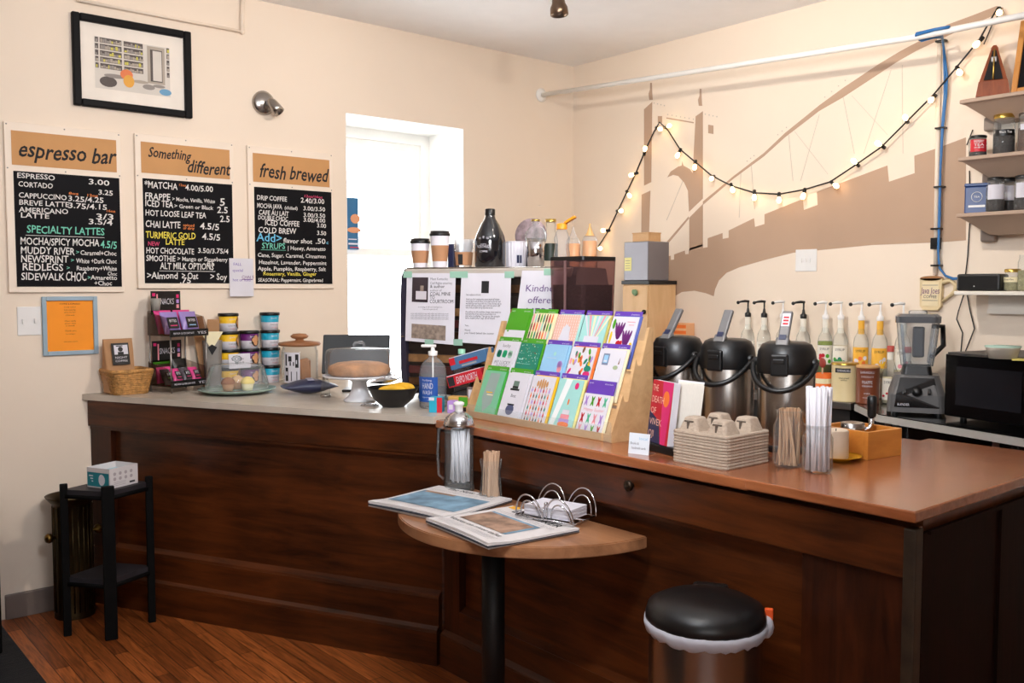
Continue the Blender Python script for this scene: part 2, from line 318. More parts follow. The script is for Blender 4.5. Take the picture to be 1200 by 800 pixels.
def lmould(z, n0, n1):
    MB().prism([(n0, z-.018), (n0+.004, z-.004), (n1, z+.012), (n1, z-.018)], 0, 1, lambda u, v, w: (-(w*(ew(u)-.001)+.001), u, v)).build('moulding', maho, bl)
lmould(.285, .03, .06); lmould(.15, .012, .035)
lboard('moulding', .028, .06, .845, .858)
tp = [CN+Vector((-.005, -.005, 0)), LC(ew(0), 0), Vector((2.74, YL-.004, 0)), Vector((2.74, 3.9, 0)), Vector((2.92, 3.3, 0)), Vector((2.92, 3.0, 0)), Vector((2.2, 3.0, 0))]
lam = mat('pale_laminate', (196, 184, 170), .25, var=.1, vscale=6)
o = MB().prism([(p.x, p.y) for p in tp], .987, ZL).build('counter_top', [lam]); tag(o, 'pale worn laminate top of the slanting bar section with snacks', 'worktop')
RX = 2.115
brr = thing('bar_counter', 'long mahogany bar section with half-round table and bin before it', 'counter', (RX, 2.965, 0), RZR)
LR = 1.925
MB().box(0, LR, .05, .97, 0, .967).build('carcass', maho, brr)
MB().box(0, LR, .0, .05, .83, .955, bev=.003).build('frieze_board', maho, brr)
MB().box(.0, .10, .018, .05, .14, .83).build('stile', mahov, brr); MB().box(1.62, LR-.02, .018, .05, .14, .83).build('stile', mahov, brr)
MB().box(.10, 1.62, .018, .05, .14, .245).build('bottom_rail', maho, brr); MB().box(0, LR, -.006, .05, 0, .13).build('base_board', maho, brr)
for z, y0, y1, a, b in ((.25, .018, .05, .10, 1.62), (.14, -.006, .02, 0, LR)):
    MB().prism([(y0, z-.016), (y0+.004, z-.004), (y1, z+.012), (y1, z-.016)], a, b, lambda u, v, w: (w, u, v)).build('moulding', maho, brr)
MB().box(.10, 1.62, .014, .05, .816, .829).build('moulding', maho, brr)
MB().box(LR-.02, LR+.012, -.008, .03, 0, .955, bev=.004).build('corner_post', mat('worn_dark_edge', (50, 38, 26), .5, var=.4, vscale=20), brr)
e_ = MB().box(LR, LR+.012, .03, .97, 0, .94); e_.box(LR+.012, LR+.02, .45, .462, .02, .94); e_.box(LR+.012, LR+.02, .05, .97, .935, .945)
e_.build('end_panel', wood('shaded_end_panel', (18, 7, 3), (34, 14, 7), .65, 3, 2, 9, spec=.1), brr)  # bar wood darkened to carry the shade on this end
kx = 2.965-P(742, 568, 'x', RX).y; kz = P(742, 568, 'x', RX).z
kb = MB(); kb.lathe([(.004, 0), (.008, .004), (.007, .012), (.017, .018), (.018, .025), (.012, .031), (0, .033)], (0, 0, 0), 20, 0, Ry(kx, 0, kz, rx=PI/2)); kb.build('knob', mat('dark_bronze', (54, 42, 32), .35, .8), brr)
o = MB().box(2.10, 3.10, 1.50, 2.978, .968, ZR_, bev=.005).build('counter_top', mahot); tag(o, 'reddish wood top of the long bar under the card rack', 'worktop')
o = MB().box(2.085, 3.14, 1.02, 1.497, .976, ZR_+.004, bev=.004).build('counter_top', mahot); tag(o, 'glossy reddish wood end piece of the bar under the straw jars', 'worktop')
# ------------------------------------------------------------------ chalkboard menus
boardm = mat('cream_board_frame', (238, 222, 204), .55, var=.02)
def menu_board(label, x0, z0, w, h, header, lines, hv=(.05, .25), sv=(.285, .965)):
    t = thing('menu_board', label, 'chalkboard', (x0, YL, z0), 0, 'menu boards')
    b = MB().box(0, w, -.018, -.001, 0, h, bev=.003); b.build('frame', boardm, t)
    hl = MB().rect(w*.055, w*.955, h*(1-hv[1]), h*(1-hv[0]), -.0195, 1)
    for (u, v, s, sz, fit) in header: hl.text(s, u*w, h*(1-v), sz, -.0205, 0, fit*w, .22, wob=.05, bold=.016)
    hl.build('header_card', [ink, kraftb], t)
    cols = [chalk, chalkg, chalky, chalko, chalkp, chalkb, slate]; L = MB().box(w*.065, w*.975, -.0205, -.017, h*(1-sv[1]), h*(1-sv[0]), 6)
    for ln in lines:
        u, v, s, sz, fit = ln[:5]; u = .075+(u-.075)*.955; fit *= .955; ci = ln[5] if len(ln) > 5 else 0
        if s == '_': L.box(u*w, (u+fit)*w, -.0222, -.0215, h*(1-v)-.001, h*(1-v)+.0012, ci)
        else: L.text(s, u*w, h*(1-v), sz, -.0222, ci, fit*w, .04, wob=.05, bold=.012)
    L.build('slate_panel', cols, t)
    for u, v in ((.02, .015), (.5, .015), (.98, .015), (.02, .27), (.5, .27), (.98, .27)):
        MB().ball((u*w, -.019, h*(1-v)), .0035, .002, .0035, seg=8).build('screw', steeld, t)
    return t
menu_board('chalkboard menu headed espresso bar, beside the framed picture and above the orange notice', .941, 1.50, .505, .768, [(.10, .2, 'espresso bar', .075, .84)], [
 (.09, .325, 'ESPRESSO', .024, .33), (.72, .335, '3.00', .026, .2), (.1, .375, 'CORTADO', .024, .3), (.81, .395, '3.25', .024, .14),
 (.54, .405, '8oz', .012, .09, 3), (.7, .41, '12oz', .012, .11, 3), (.1, .44, 'CAPPUCCINO', .024, .42), (.53, .445, '3.25/4.25', .026, .33),
 (.1, .482, 'BREVE LATTE', .024, .44), (.53, .487, '3.75/4.15', .026, .36), (.1, .525, 'AMERICANO', .024, .43), (.78, .548, '3/3', .028, .17), (.88, .5, '16oz', .012, .09, 3),
 (.11, .557, 'LATTE', .024, .25), (.71, .58, '3.5/4', .026, .23), (.16, .645, 'SPECIALTY LATTES', .035, .7, 1), (.15, .66, '_', 0, .71, 0),
 (.1, .715, 'MOCHA/SPICY MOCHA', .034, .71), (.82, .725, '4.5/5', .036, .155, 1), (.1, .77, 'MUDDY RIVER', .034, .48), (.59, .765, '>', .018, .03, 1), (.63, .77, 'Caramel+Choc', .022, .34),
 (.1, .82, 'NEWSPRINT', .034, .42), (.54, .815, '>', .018, .03, 1), (.59, .82, 'White +Dark Choc', .022, .38), (.11, .868, 'REDLEGS', .034, .36), (.5, .862, '>', .018, .03, 1), (.59, .865, 'Raspberry+White', .022, .38),
 (.88, .895, 'Choc', .018, .09), (.1, .925, 'SIDEWALK', .034, .38), (.49, .93, 'CHOC', .044, .19), (.69, .92, '>', .018, .03, 1), (.72, .922, 'Amaretto', .022, .25), (.75, .957, '+Choc', .022, .17)])
menu_board('chalkboard menu headed Something different, second from the door side with a note at its corner', 1.511, 1.517, .502, .757, [(.12, .145, 'Something', .05, .42), (.5, .225, 'different', .065, .45)], [
 (.08, .345, '*MATCHA', .034, .34), (.5, .345, '4.00/5.00', .03, .3), (.43, .32, '12oz', .012, .08, 3), (.08, .42, 'FRAPPE', .034, .26), (.36, .42, '> Mocha, Vanilla, White', .02, .46), (.87, .435, '5', .04, .06),
 (.08, .465, 'ICED TEA', .033, .29), (.38, .465, '> Green or Black', .02, .42), (.84, .485, '2.5', .034, .12), (.08, .525, 'HOT LOOSE LEAF TEA', .03, .64), (.87, .545, '2.5', .034, .11),
 (.08, .6, 'CHAI LATTE', .034, .36), (.47, .585, 'spiced', .014, .12, 3), (.47, .605, 'or dirty', .014, .12, 3), (.65, .6, '4.5/5', .034, .21), (.08, .67, 'TURMERIC GOLD', .034, .52, 2), (.67, .67, '4.5/5', .034, .2), (.28, .71, 'LATTE', .03, .2, 2),
 (.1, .72, 'NEW', .022, .12, 4), (.08, .77, 'HOT CHOCOLATE', .03, .5), (.62, .76, '3.50/3.75/4', .026, .34), (.08, .82, 'SMOOTHIE', .03, .3), (.4, .815, '> Mango or Strawberry', .022, .55), (.72, .85, '$5', .03, .08),
 (.22, .872, 'ALT MILK OPTIONS', .034, .57), (.21, .884, '_', 0, .6), (.08, .935, '>Almond', .034, .32), (.44, .935, '> Oat', .034, .18), (.75, .94, '> Soy', .034, .19), (.42, .985 - .02, '.75', .03, .12)])
menu_board('chalkboard menu headed fresh brewed, hung closest to the window', 2.09, 1.515, .505, .757, [(.12, .215, 'fresh brewed', .075, .8)], [
 (.66, .335, '12oz/16oz', .014, .24, 4), (.09, .375, 'DRIP COFFEE', .026, .36), (.62, .375, '2.40/3.00', .028, .3), (.09, .43, 'MOCHA JAVA', .026, .3), (.42, .43, '(chilled)', .018, .16), (.65, .43, '3.00/3.50', .024, .28), (.11, .478, 'CAFE AU LAIT', .026, .36), (.65, .478, '3.00/3.50', .024, .28),
 (.1, .513, 'DOUBLE CHOC', .024, .36), (.65, .513, '3.00/4.00', .024, .28), (.18, .55, 'ICED COFFEE', .03, .42), (.82, .55, '3.00', .024, .12), (.1, .605, 'COLD BREW', .032, .46), (.82, .605, '3.50', .024, .12), (.08, .665, 'Add>', .045, .3, 5), (.4, .67, 'flavor shot', .026, .36), (.8, .67, '.50', .03, .13), (.94, .67, 'c', .02, .03, 5),
 (.14, .715, 'SYRUPS', .032, .28, 1), (.13, .724, '_', 0, .3, 1), (.45, .72, '| Honey, Amaretto', .022, .48), (.09, .775, 'Cane, Sugar, Caramel, Cinnamon', .022, .84), (.1, .825, 'Hazelnut, Lavender, Peppermint', .022, .84), (.09, .87, 'Apple, Pumpkin, Raspberry, Salt', .022, .84), (.15, .905, 'Rosemary, Vanilla, Ginger', .02, .66, 2), (.09, .95, 'SEASONAL: Peppermint, Gingerbread', .02, .8)])
nt_ = P(283, 325, 'y', YL-.025)
o = MB(); o.box(-.066, .066, -.002, .001, -.1, .1, 0)
for (x, z, s, m_) in ((-.045, .062, 'FALL', 1), (-.05, .03, 'special', 1), (.0, -.005, 'CHAI 5', 2), (-.05, -.02, 'hot or iced', 1)): o.text(s, x, z, .016, -.0025, m_)
o.box(.0, .062, -.0024, -.002, -.012, -.008, 2)
tag(o.build('paper_note', [paper, purple, plum], None, nt_), 'small white paper note overlapping two chalkboards at their lower corners', 'note')
# framed picture
fx, fz = 1.238, 2.375
t = thing('framed_picture', 'black-framed cartoon of shelves hung above the espresso bar chalkboard', 'picture', (fx, YL, fz), 0)
fw_, fh = .56, .43
fr = MB()
for a in ((0, .035, 0, fh), (fw_-.035, fw_, 0, fh), (.035, fw_-.035, 0, .035), (.035, fw_-.035, fh-.035, fh)): fr.box(a[0], a[1], -.03, -.001, a[2], a[3], bev=.006)
fr.build('frame', mat('black_picture_frame', (9, 8, 10), .55, spec=.15), t)
MB().rect(.03, fw_-.03, .03, fh-.03, -.008).build('mat_board', mat('cream_mat_board', (236, 226, 214), .8), t)
a = MB(); a.rect(.1, .455, .095, .335, -.009, 0)
g = random.Random(3)
for i, (x0, x1) in enumerate(((.103, .118), (.125, .225), (.235, .325), (.44, .453))):
    for k in range(5):
        z = .19+k*.03
        a.rect(x0, x1, z, z+.024, -.0092, 1); x = x0+.003
        while x < x1-.008: wd = g.uniform(.006, .013); a.rect(x, x+wd-.001, z+.002, z+g.uniform(.01, .02), -.0094, g.choice([2, 3, 4, 2, 3])); x += wd
a.rect(.345, .43, .15, .33, -.0092, 3); a.rect(.36, .418, .16, .315, -.0093, 1); a.rect(.372, .415, .165, .31, -.0094, 0)
for (cx, cz, rx, rz_, m_) in ((.245, .175, .03, .025, 5), (.255, .145, .026, .03, 6), (.16, .13, .04, .025, 1), (.43, .115, .03, .016, 7), (.35, .13, .03, .013, 2), (.31, .15, .04, .008, 3), (.19, .16, .05, .01, 2), (.4, .14, .03, .008, 2)):
    a.add([(cx+rx*math.cos(k*PI/8), -.0096-.0003*m_, cz+rz_*math.sin(k*PI/8)) for k in range(16)], [list(range(16))], m_)
a.build('print', [mat('art_paper', (214, 206, 196), .8), mat('art_dark', (92, 84, 80), .8), mat('art_grey', (150, 142, 136), .8), mat('art_stone', (176, 164, 150), .8), mat('art_lime', (206, 196, 96), .8), mat('art_coral', (226, 130, 84), .8), mat('art_gold', (226, 166, 74), .8), mat('art_blue', (110, 158, 190), .8)], t)
MB().rect(.03, fw_-.03, .03, fh-.03, -.013).build('glazing', glass('picture_glass', (1, 1, 1), .35, .01), t)
# wall spotlight, thin conduit, light switch, orange notice
lp = P(308, 121, 'y', YL)
t = thing('wall_spotlight', 'brushed nickel wall spotlight between the picture and the window', 'lamp', lp)
MB().lathe([(.062, 0), (.064, .012), (.05, .026), (.02, .034), (0, .036)], (0, 0, 0), 28, 0, Ry(0, 0, 0, rx=PI/2)).build('wall_plate', steel, t)
MB().tube([(0, -.03, 0), (.01, -.055, -.004), (.02, -.07, -.012)], .009, 10).build('arm', steel, t)
MB().lathe([(.018, .05), (.026, .035), (.03, 0), (.031, -.035), (.027, -.035), (.02, .03)], (0, 0, 0), 24, 0, Ry(.03, -.085, -.03, rx=-.5, ry=-.5)).build('lamp_head', steel, t)
a, b = P(90, 0, 'y', YL-.015), P(284, 37, 'y', YL-.015)
c = P(296, -60, 'y', YL-.015)
o = MB(); o.tube([a, b], .008); o.tube([b, (b.x, b.y, b.z+.06), (b.x+.005, b.y, CEIL-.002)], .012); o.ball(b, .014)
tag(o.build('conduit_pipe', cream), 'cream painted thin conduit under the ceiling above the framed picture', 'pipe')
sw = P(34, 376, 'y', YL)
t = thing('light_switch', 'white light switch plate on the wall left of the orange notice', 'switch', sw)
MB().box(-.05, .05, -.006, 0, -.066, .066, bev=.003).build('plate', whitep, t); MB().box(-.03, -.02, -.016, -.005, -.012, .01).build('toggle', whitep, t); MB().box(.02, .03, -.016, -.005, -.01, .012).build('toggle', whitep, t)
n0 = P(50, 417, 'y', YL); n1 = P(113, 347, 'y', YL)
t = thing('framed_notice', 'orange printed notice in a pale blue frame below the espresso chalkboard', 'notice', (n0.x, YL, n0.z)); w_, h_ = n1.x-n0.x, n1.z-n0.z
fr = MB()
for a in ((0, .02, 0, h_), (w_-.02, w_, 0, h_), (.02, w_-.02, 0, .02), (.02, w_-.02, h_-.02, h_)): fr.box(a[0], a[1], -.016, -.001, a[2], a[3], bev=.003)
fr.build('frame', mat('pale_blue_frame', (150, 172, 186), .5, var=.08), t)
o = MB().rect(.018, w_-.018, .018, h_-.018, -.006, 0)
for i, (v, s, sz, f) in enumerate(((.86, 'COFFEE & ESPRESSO', .008, .09), (.81, 'Locally roasted', .006, .05), (.76, 'fresh every day', .006, .05), (.72, 'ask for the beans', .006, .05), (.67, 'of the week', .006, .04), (.57, 'Open early', .007, .05), (.53, 'seven days', .006, .05), (.49, 'a week', .006, .04), (.40, 'Thank you', .007, .05), (.35, 'for coming in', .006, .04), (.22, 'see you soon', .006, .06))): o.text(s, w_/2, v*h_, sz, -.0065, 1, f, 0, 'c')
o.build('notice_sheet', [mat('orange_paper', (250, 150, 26), .7), mat('brown_ink', (110, 60, 20), .8)], t)
# flyer taped to the window glass
f0 = P(406.5, 292, 'y', WY-.035); f1 = P(419.5, 232, 'y', WY-.035)
o = MB().box(-.12, f1.x-f0.x, -.002, .002, 0, f1.z-f0.z, 0)
o.ball((.06, -.003, .19), .035, .001, .03, 1, 12); o.ball((.05, -.0035, .12), .05, .001, .018, 1, 12); o.rect(.01, .09, .03, .04, -.003, 2); o.rect(.01, .07, .06, .066, -.003, 2); o.rect(.02, .09, .01, .016, -.003, 3)
tag(o.build('flyer', [mat('flyer_blue', (40, 96, 136), .6), mat('flyer_tan', (206, 140, 100), .6), paper, red], None, f0), 'blue flyer taped inside the window pane', 'poster')
# ------------------------------------------------------------------ right wall: pipe, cables, lights, shelves
pa = P(634, 111.5, 'y', YL-.003); pb = P(1069, 44.4, 'x', pa.x); pc = P(1210, 16, 'x', pa.x); pd = pc+(pc-pb)*1.2
t = thing('water_pipe', 'long white painted pipe running below the ceiling past the mural', 'pipe', pa)
MB().tube([(0, 0, 0), pb-pa, pd-pa], .0145, 12).build('pipe_run', white, t)
MB().lathe([(.045, 0), (.045, .008), (.02, .014)], (0, 0, 0), 20, 0, Ry(0, 0, 0, rx=PI/2)).build('flange', white, t)
def cab(pts, d=.03): return [P(x, y, 'x', XR-d) for x, y in pts]
t = thing('network_cable', 'blue network cables tied down the wall conduit beside the mural', 'cable')
for k in range(2):
    q = pa.x-.02
    pts = [P(1113-k, 31+k, 'x', q-.0), P(1095, 34+k, 'x', q), P(1074, 39+2*k, 'x', q), P(1072, 43, 'x', q+.02), P(1080, 47+k, 'x', q+.04), P(1094, 44, 'x', q+.06), P(1104, 42+2*k, 'x', q+.16)]+cab([(1106, 56), (1107+3*k, 90), (1107+2*k, 110), (1104+k, 150), (1102, 200), (1100.5+k, 250), (1099.5, 296), (1101, 314), (1108, 323), (1117, 326+k), (1130, 326)], .035)
    MB().tube(pts, .0055, 8).build('cable', mat('blue_cable', (40, 106, 166), .45), t)
for (x, y) in ((1102.5, 48), (1102, 150), (1100.5, 219), (1097, 268), (1097, 311)):
    q = P(x, y, 'x', XR-.03); MB().box(q.x-.012, q.x+.02, q.y-.024, q.y+.022, q.z-.004, q.z+.004).build('cable_tie', black, t)
t = thing('conduit', 'white wall conduit behind the blue cables, black clip near its foot', 'conduit')
c0 = P(1101, 44, 'x', XR-.012); c1 = P(1096, 322, 'x', XR-.012)
MB().tube([(XR-.012, c0.y, c0.z+.02), (XR-.012, c1.y, c1.z)], .011, 8).build('tube', cream, t)
q = P(1096, 287, 'x', XR-.025); MB().box(q.x-.012, q.x+.024, q.y-.02, q.y+.02, q.z-.02, q.z+.035, bev=.003).box(q.x-.016, q.x-.011, q.y-.014, q.y+.014, q.z+.0, q.z+.005).build('clip', black, t)
q = P(945, 305, 'x', XR); t = thing('outlet_cover', 'white wall plate on the lower edge of the mural', 'switch', q, RZR)
MB().box(-.065, .065, -.006, 0, -.06, .06, bev=.003).build('plate', whitep, t)
[MB().box(k-.004, k+.004, -.012, -.004, -.01, .01).build('toggle', whitep, t) for k in (-.026, 0, .026)]
# string of bulbs
cord = [(694, 300), (703, 286), (712, 272), (724, 247), (734, 226), (745, 203), (757, 174), (766, 155), (773, 143), (783, 153), (797, 175), (815, 190), (833, 205), (846, 212), (858, 218), (885, 226), (913, 227.5), (943, 222), (973, 213), (1003, 193), (1033, 172), (1063, 142), (1093, 112), (1120, 80), (1148, 46), (1158, 28), (1170, 8)]
cp = cab(cord, .045)
t = thing('string_lights', 'black cord of small glowing bulbs draped across the bridge mural', 'string lights')
MB().tube(cp, .0045, 6).build('cord', black, t)
q = cp[-1]; MB().tube([q, (q.x, q.y-.005, q.z-.03), P(1163, 28, 'x', XR-.04), P(1153, 52, 'x', XR-.04)], .003, 6).build('cord', black, t)
bulbm = mat('warm_bulb', (255, 236, 200), .3, emit=(255, 206, 140), estr=12)
sock = []
for (x, y, bx, by) in [(700, 291, 706, 291), (713, 270, 707, 270), (724, 247, 733, 247), (735, 225, 742, 236), (746, 203, 740, 205), (755, 180, 756, 173), (770, 150, 776, 152), (780, 149, 788, 146), (797, 176, 794, 182), (815, 190, 814, 196), (836, 207, 835, 208), (857, 217, 859, 224), (884, 225, 884, 233), (913, 228, 913, 235), (943, 223, 941, 230), (975, 214, 983, 220), (1005, 193, 1003, 191), (1035, 172, 1032, 170), (1063, 142, 1062, 140), (1095, 113, 1093, 115), (1122, 80, 1124, 84), (1150, 46, 1146, 50), (1171, 11, 1171, 13)]:
    s0 = P(x, y, 'x', XR-.045); s1 = P(bx, by, 'x', XR-.06); d = (s1-s0); d = d.normalized() if d.length > .012 else Vector((-1, 0, -.3)).normalized()
    sk = MB().tube([s0-d*.012, s0+d*.018], .0095, 8).build('socket', black, t)
    MB().lathe([(0, 0), (.008, .004), (.012, .016), (.0135, .026), (.0095, .036), (0, .039)], (0, 0, 0), 14, 0, Matrix.Translation(s0+d*.014) @ d.to_track_quat('Z', 'Y').to_matrix().to_4x4()).build('bulb', bulbm, sk)
# shelves
shm = mat('taupe_shelf_paint', (176, 150, 130), .55)
SHX, SHY = 4.26, 1.93; shz = [2.366, 2.110, 1.858, 1.507]
def shelf(z, label, m, last=False):
    t = thing('wall_shelf', label, 'shelf', (XR, SHY, z), RZR, 'wall shelves')
    L = 1.2
    MB().box(0, L, -.23, -.001, -.018, 0, bev=.004).build('board', m, t)
    if last:
        MB().box(.07, L, -.03, -.001, -.10, -.018).box(.07, L, -.04, -.001, -.105, -.082).build('apron', m, t)
    else:
        MB().add([(.012, -.215, -.018), (L, -.215, -.018), (L, -.001, -.018), (.012, -.001, -.018), (.10, -.115, -.095), (L, -.115, -.095), (L, -.001, -.095), (.10, -.001, -.095)], [[0, 1, 2, 3], [7, 6, 5, 4], [0, 4, 5, 1], [1, 5, 6, 2], [3, 2, 6, 7], [0, 3, 7, 4]]).build('cornice', m, t)
        MB().box(.03, .095, -.05, -.001, -.125, -.06, bev=.01).build('bracket', mat('shelf_bracket', (140, 124, 112), .5), t)
    return t
shelf(shz[0], 'topmost wall shelf, taupe, carrying the metronome', shm); shelf(shz[1], 'taupe wall shelf with the red-labelled jar', shm)
shelf(shz[2], 'taupe wall shelf with the blue tin box', shm); shelf(shz[3], 'white lower wall shelf with the black router box', mat('white_shelf', (232, 224, 212), .5), True)
def shp(px, i, d=.12): # point on shelf i under a pixel column, d in front of the wall
    return Vector((XR-d, P(px, 340, 'x', XR-d).y, shz[i]))
# metronome
q = shp(1157, 0); t = thing('metronome', 'pyramid-shaped wooden metronome with slim pendulum on the top shelf', 'metronome', q, RZR+.35)
mw = wood('metronome_wood', (110, 50, 24), (156, 82, 44), .35, 4, 2, 8)
def pyr(mb, w0, w1, d0, d1, z0, z1, m=0): mb.add([(-w0, -d0, z0), (w0, -d0, z0), (w0, d0, z0), (-w0, d0, z0), (-w1, -d1, z1), (w1, -d1, z1), (w1, d1, z1), (-w1, d1, z1)], [[3, 2, 1, 0], [4, 5, 6, 7], [0, 1, 5, 4], [1, 2, 6, 5], [2, 3, 7, 6], [3, 0, 4, 7]], m); return mb
pyr(MB(), .068, .058, .06, .052, .008, .075).build('base', mw, t); pyr(MB(), .056, .013, .048, .012, .075, .225).build('body', mw, t); pyr(MB(), .015, .006, .014, .006, .225, .24).build('cap', mw, t)
o = MB().add([(-.038, -.0535, .08), (.038, -.0535, .08), (.008, -.0145, .215), (-.008, -.0145, .215)], [[0, 1, 2, 3]]); o.build('dial', black, t)
o = MB(); o.tube([(0, -.058, .08), (0, -.02, .22)], .0035, 6); o.build('pendulum', gold, t); MB().box(-.012, .012, -.034, -.022, .16, .185, bev=.003).build('weight', steeld, t)
for sx in (-.055, .055):
    for sy in (-.048, .048): MB().lathe([(.008, 0), (.008, .009)], (sx, sy, 0), 10).build('foot', black, t)
q = P(1186, 106, 'x', XR-.16); t = thing('small_chalkboard', 'small wood-framed slate leaning on the top shelf beside the metronome', 'chalkboard', (XR-.17, q.y, shz[0]), RZR)
M_ = Matrix.Rotation(R(-14), 4, 'X'); fr = MB()
for a in ((0, .025, 0, .34), (.215, .24, 0, .34), (.025, .215, 0, .025), (.025, .215, .315, .34)): fr.box(a[0], a[1], -.008, .01, a[2], a[3], 0, M_, bev=.003)
fr.build('frame', wood('honey_wood', (178, 112, 46), (214, 150, 76), .4, 3, 2, 8), t); MB().box(.02, .22, -.002, .006, .02, .32, 0, M_).build('slate', slate, t)
def jar(name, label, cat, loc, r, h, fill, fh, lid, lidh=.014, lab=None, group=None, rz=RZR, neck=.85):
    t = thing(name, label, cat, loc, rz, group)
    MB().shell([(0, .001), (r*.95, .001), (r, .008), (r, h*.8), (r*neck, h*.9), (r*neck, h)], seg=24).build('glass_body', clear, t)
    if fill: MB().lathe([(0, .004), (r*.93, .004), (r*.95, .01), (r*.95, fh), (0, fh+.004)], seg=24).build('contents', fill, t)
    if lid: MB().lathe([(r*neck+.003, h-.001), (r*neck+.004, h+lidh-.002), (r*neck-.001, h+lidh), (0, h+lidh)], seg=24).build('lid', lid, t)
    if lab:
        m_, z0, z1, txt, tm = lab; o = MB(); n = 14; rr = r+.0008
        for i in range(n):
            a0, a1 = -PI/2-1.0+2.0*i/n, -PI/2-1.0+2.0*(i+1)/n
            o.quad([(rr*math.cos(a0), rr*math.sin(a0), z0), (rr*math.cos(a1), rr*math.sin(a1), z0), (rr*math.cos(a1), rr*math.sin(a1), z1), (rr*math.cos(a0), rr*math.sin(a0), z1)])
        for k, s in enumerate(txt): o.text(s, 0, z1-(k+1)*(z1-z0)/(len(txt)+.6), (z1-z0)/(len(txt)+1.5), -rr-.0012, 1, r*1.1, 0, 'c')
        o.build('label', [m_, tm], t)
    return t
tea = mat('dark_tea', (38, 28, 22), .9, bump=.6, bscale=80, var=.4, vscale=60)
jar('tea_jar', 'small jar with red label and black lid on the second shelf', 'jar', shp(1141, 1, .14), .038, .088, tea, .03, black, .012, (red, .025, .08, ['RASPBERRY', 'TEA', '*'], whitep), rz=RZR+.5)
jar('spice_jar', 'square-shouldered jar of black tea with a gold lid and dark label', 'jar', shp(1171, 1, .12), .045, .165, tea, .1, gold, .018, (black, .085, .112, ['Black Tea'], whitep), neck=.9, rz=RZR+.5)
jar('spice_jar', 'jar of brown pods with white label at the picture edge, second shelf', 'jar', shp(1200, 1, .12), .045, .16, mat('brown_pods', (92, 62, 44), .8, var=.4, vscale=70, bump=.5), .11, steeld, .016, (paper, .1, .125, ['spice'], ink), neck=.9, rz=RZR+.5)
q = shp(1142, 2, .13); t = thing('tin_box', 'dark blue tin box with round white emblem on the third shelf', 'tin', q, RZR+.35)
MB().box(-.05, .05, -.035, .035, 0, .122, bev=.005).build('body', mat('blue_tin', (34, 62, 116), .35), t); MB().box(-.052, .052, -.037, .037, .122, .137, bev=.004).build('lid', MATS['blue_tin'], t)
o = MB(); o.tube([(.022*math.cos(k*PI/12), -.0362, .075+.022*math.sin(k*PI/12)) for k in range(24)], .0012, 5, closed=True); o.text('TEA', 0, .071, .009, -.0365, 0, .024, 0, 'c')
o.box(-.034, .034, -.0367, -.0357, .028, .038); o.build('emblem', whitep, t)
for i, (px, d, lb) in enumerate(((1163, .17, 'jar of dark leaves with white label standing against the blue tin'), (1177, .075, 'jar of dark leaves half hidden behind its neighbour right of the blue tin'), (1196, .16, 'jar of dark leaves cut by the picture edge on the blue tin shelf'))):
    jar('tea_jar', lb, 'jar', shp(px, 2, d), .038, .142, tea, .06, black, .012, (paper, .055, .12, ['', ''], ink), 'tea jars on the third shelf', RZR+.5)
q = shp(1151, 3, .14); t = thing('router_box', 'black rounded router box with blue cable on the white shelf', 'router', q, RZR)
MB().box(-.096, .096, -.05, .05, .001, .078, bev=.01).build('case', black, t); MB().ball((-.015, -.0505, .022), .003, .001, .003, 0, 8).build('indicator', whitep, t)
jar('spice_jar', 'short jar of pale green herbs with gold lid on the white shelf', 'jar', shp(1186, 3, .13), .035, .085, mat('green_herbs', (142, 134, 96), .9, var=.3, vscale=80), .06, gold, .014, (cream_p, .04, .062, ['herbs'], ink))
jar('spice_bottle', 'tall clear bottle cut by the picture edge on the white shelf', 'bottle', shp(1202, 3, .14), .034, .16, MATS['green_herbs'], .09, None, rz=RZR)
o = MB()
for pts in ([(1130, 343), (1123, 365), (1121, 374), (1128, 390), (1126, 412), (1120, 418)], [(1133, 343), (1137, 365), (1142, 385), (1134, 405), (1128, 420)]): o.tube(cab(pts, .02), .0028, 6)
for pts in ([(1140, 152), (1133, 170)], [(1136, 200), (1137, 250), (1134, 300), (1131, 326)]): o.tube(cab(pts, .012), .0028, 6)
tag(o.build('power_cord', black), 'thin black power cords hanging down the wall below the shelves', 'cord')
# mug sign
q0 = P(1078, 363, 'x', XR-.02); q1 = P(1105, 326, 'x', XR-.02); w_ = q0.y-q1.y; h_ = q1.z-q0.z
t = thing('mug_sign', 'cream mug-shaped coffee sign hung on the wall above the blender', 'sign', (XR, q0.y, q0.z), RZR)
mc = mat('cream_sign', (226, 204, 160), .5, var=.12, vscale=10)
out = [(0.02, 0), (w_-.02, 0), (w_-.003, .02), (w_, h_), (0, h_), (.003, .02)]
MB().prism(out, -.03, -.004, lambda u, v, w: (u, w, v)).build('mug_cutout', mc, t)
o = MB(); o.prism([(w_*.13, .02), (w_*.87, .02), (w_*.87, h_*.88), (w_*.13, h_*.88)], -.033, -.03, lambda u, v, w: (u, w, v)); o.build('panel', mat('pale_sign_panel', (232, 214, 176), .5), t)
ph = [(w_*(.5+.49*math.cos(k*PI/10)), h_+.014*math.sin(k*PI/10)) for k in range(21)]
MB().prism([(w_*(.5+.49*math.cos(k*PI/10)), h_+.012*math.sin(k*PI/10)) for k in range(20)], -.03, -.004, lambda u, v, w: (u, w, v)).build('coffee_surface', mat('sign_coffee', (160, 110, 66), .6), t)
MB().tube([(w_-.004, -.017, h_*.86), (w_+.035, -.017, h_*.95), (w_+.062, -.017, h_*.78), (w_+.055, -.017, h_*.58), (w_, -.017, h_*.28)], [.012, .012, .011, .009, .007], 10).build('handle', mc, t)
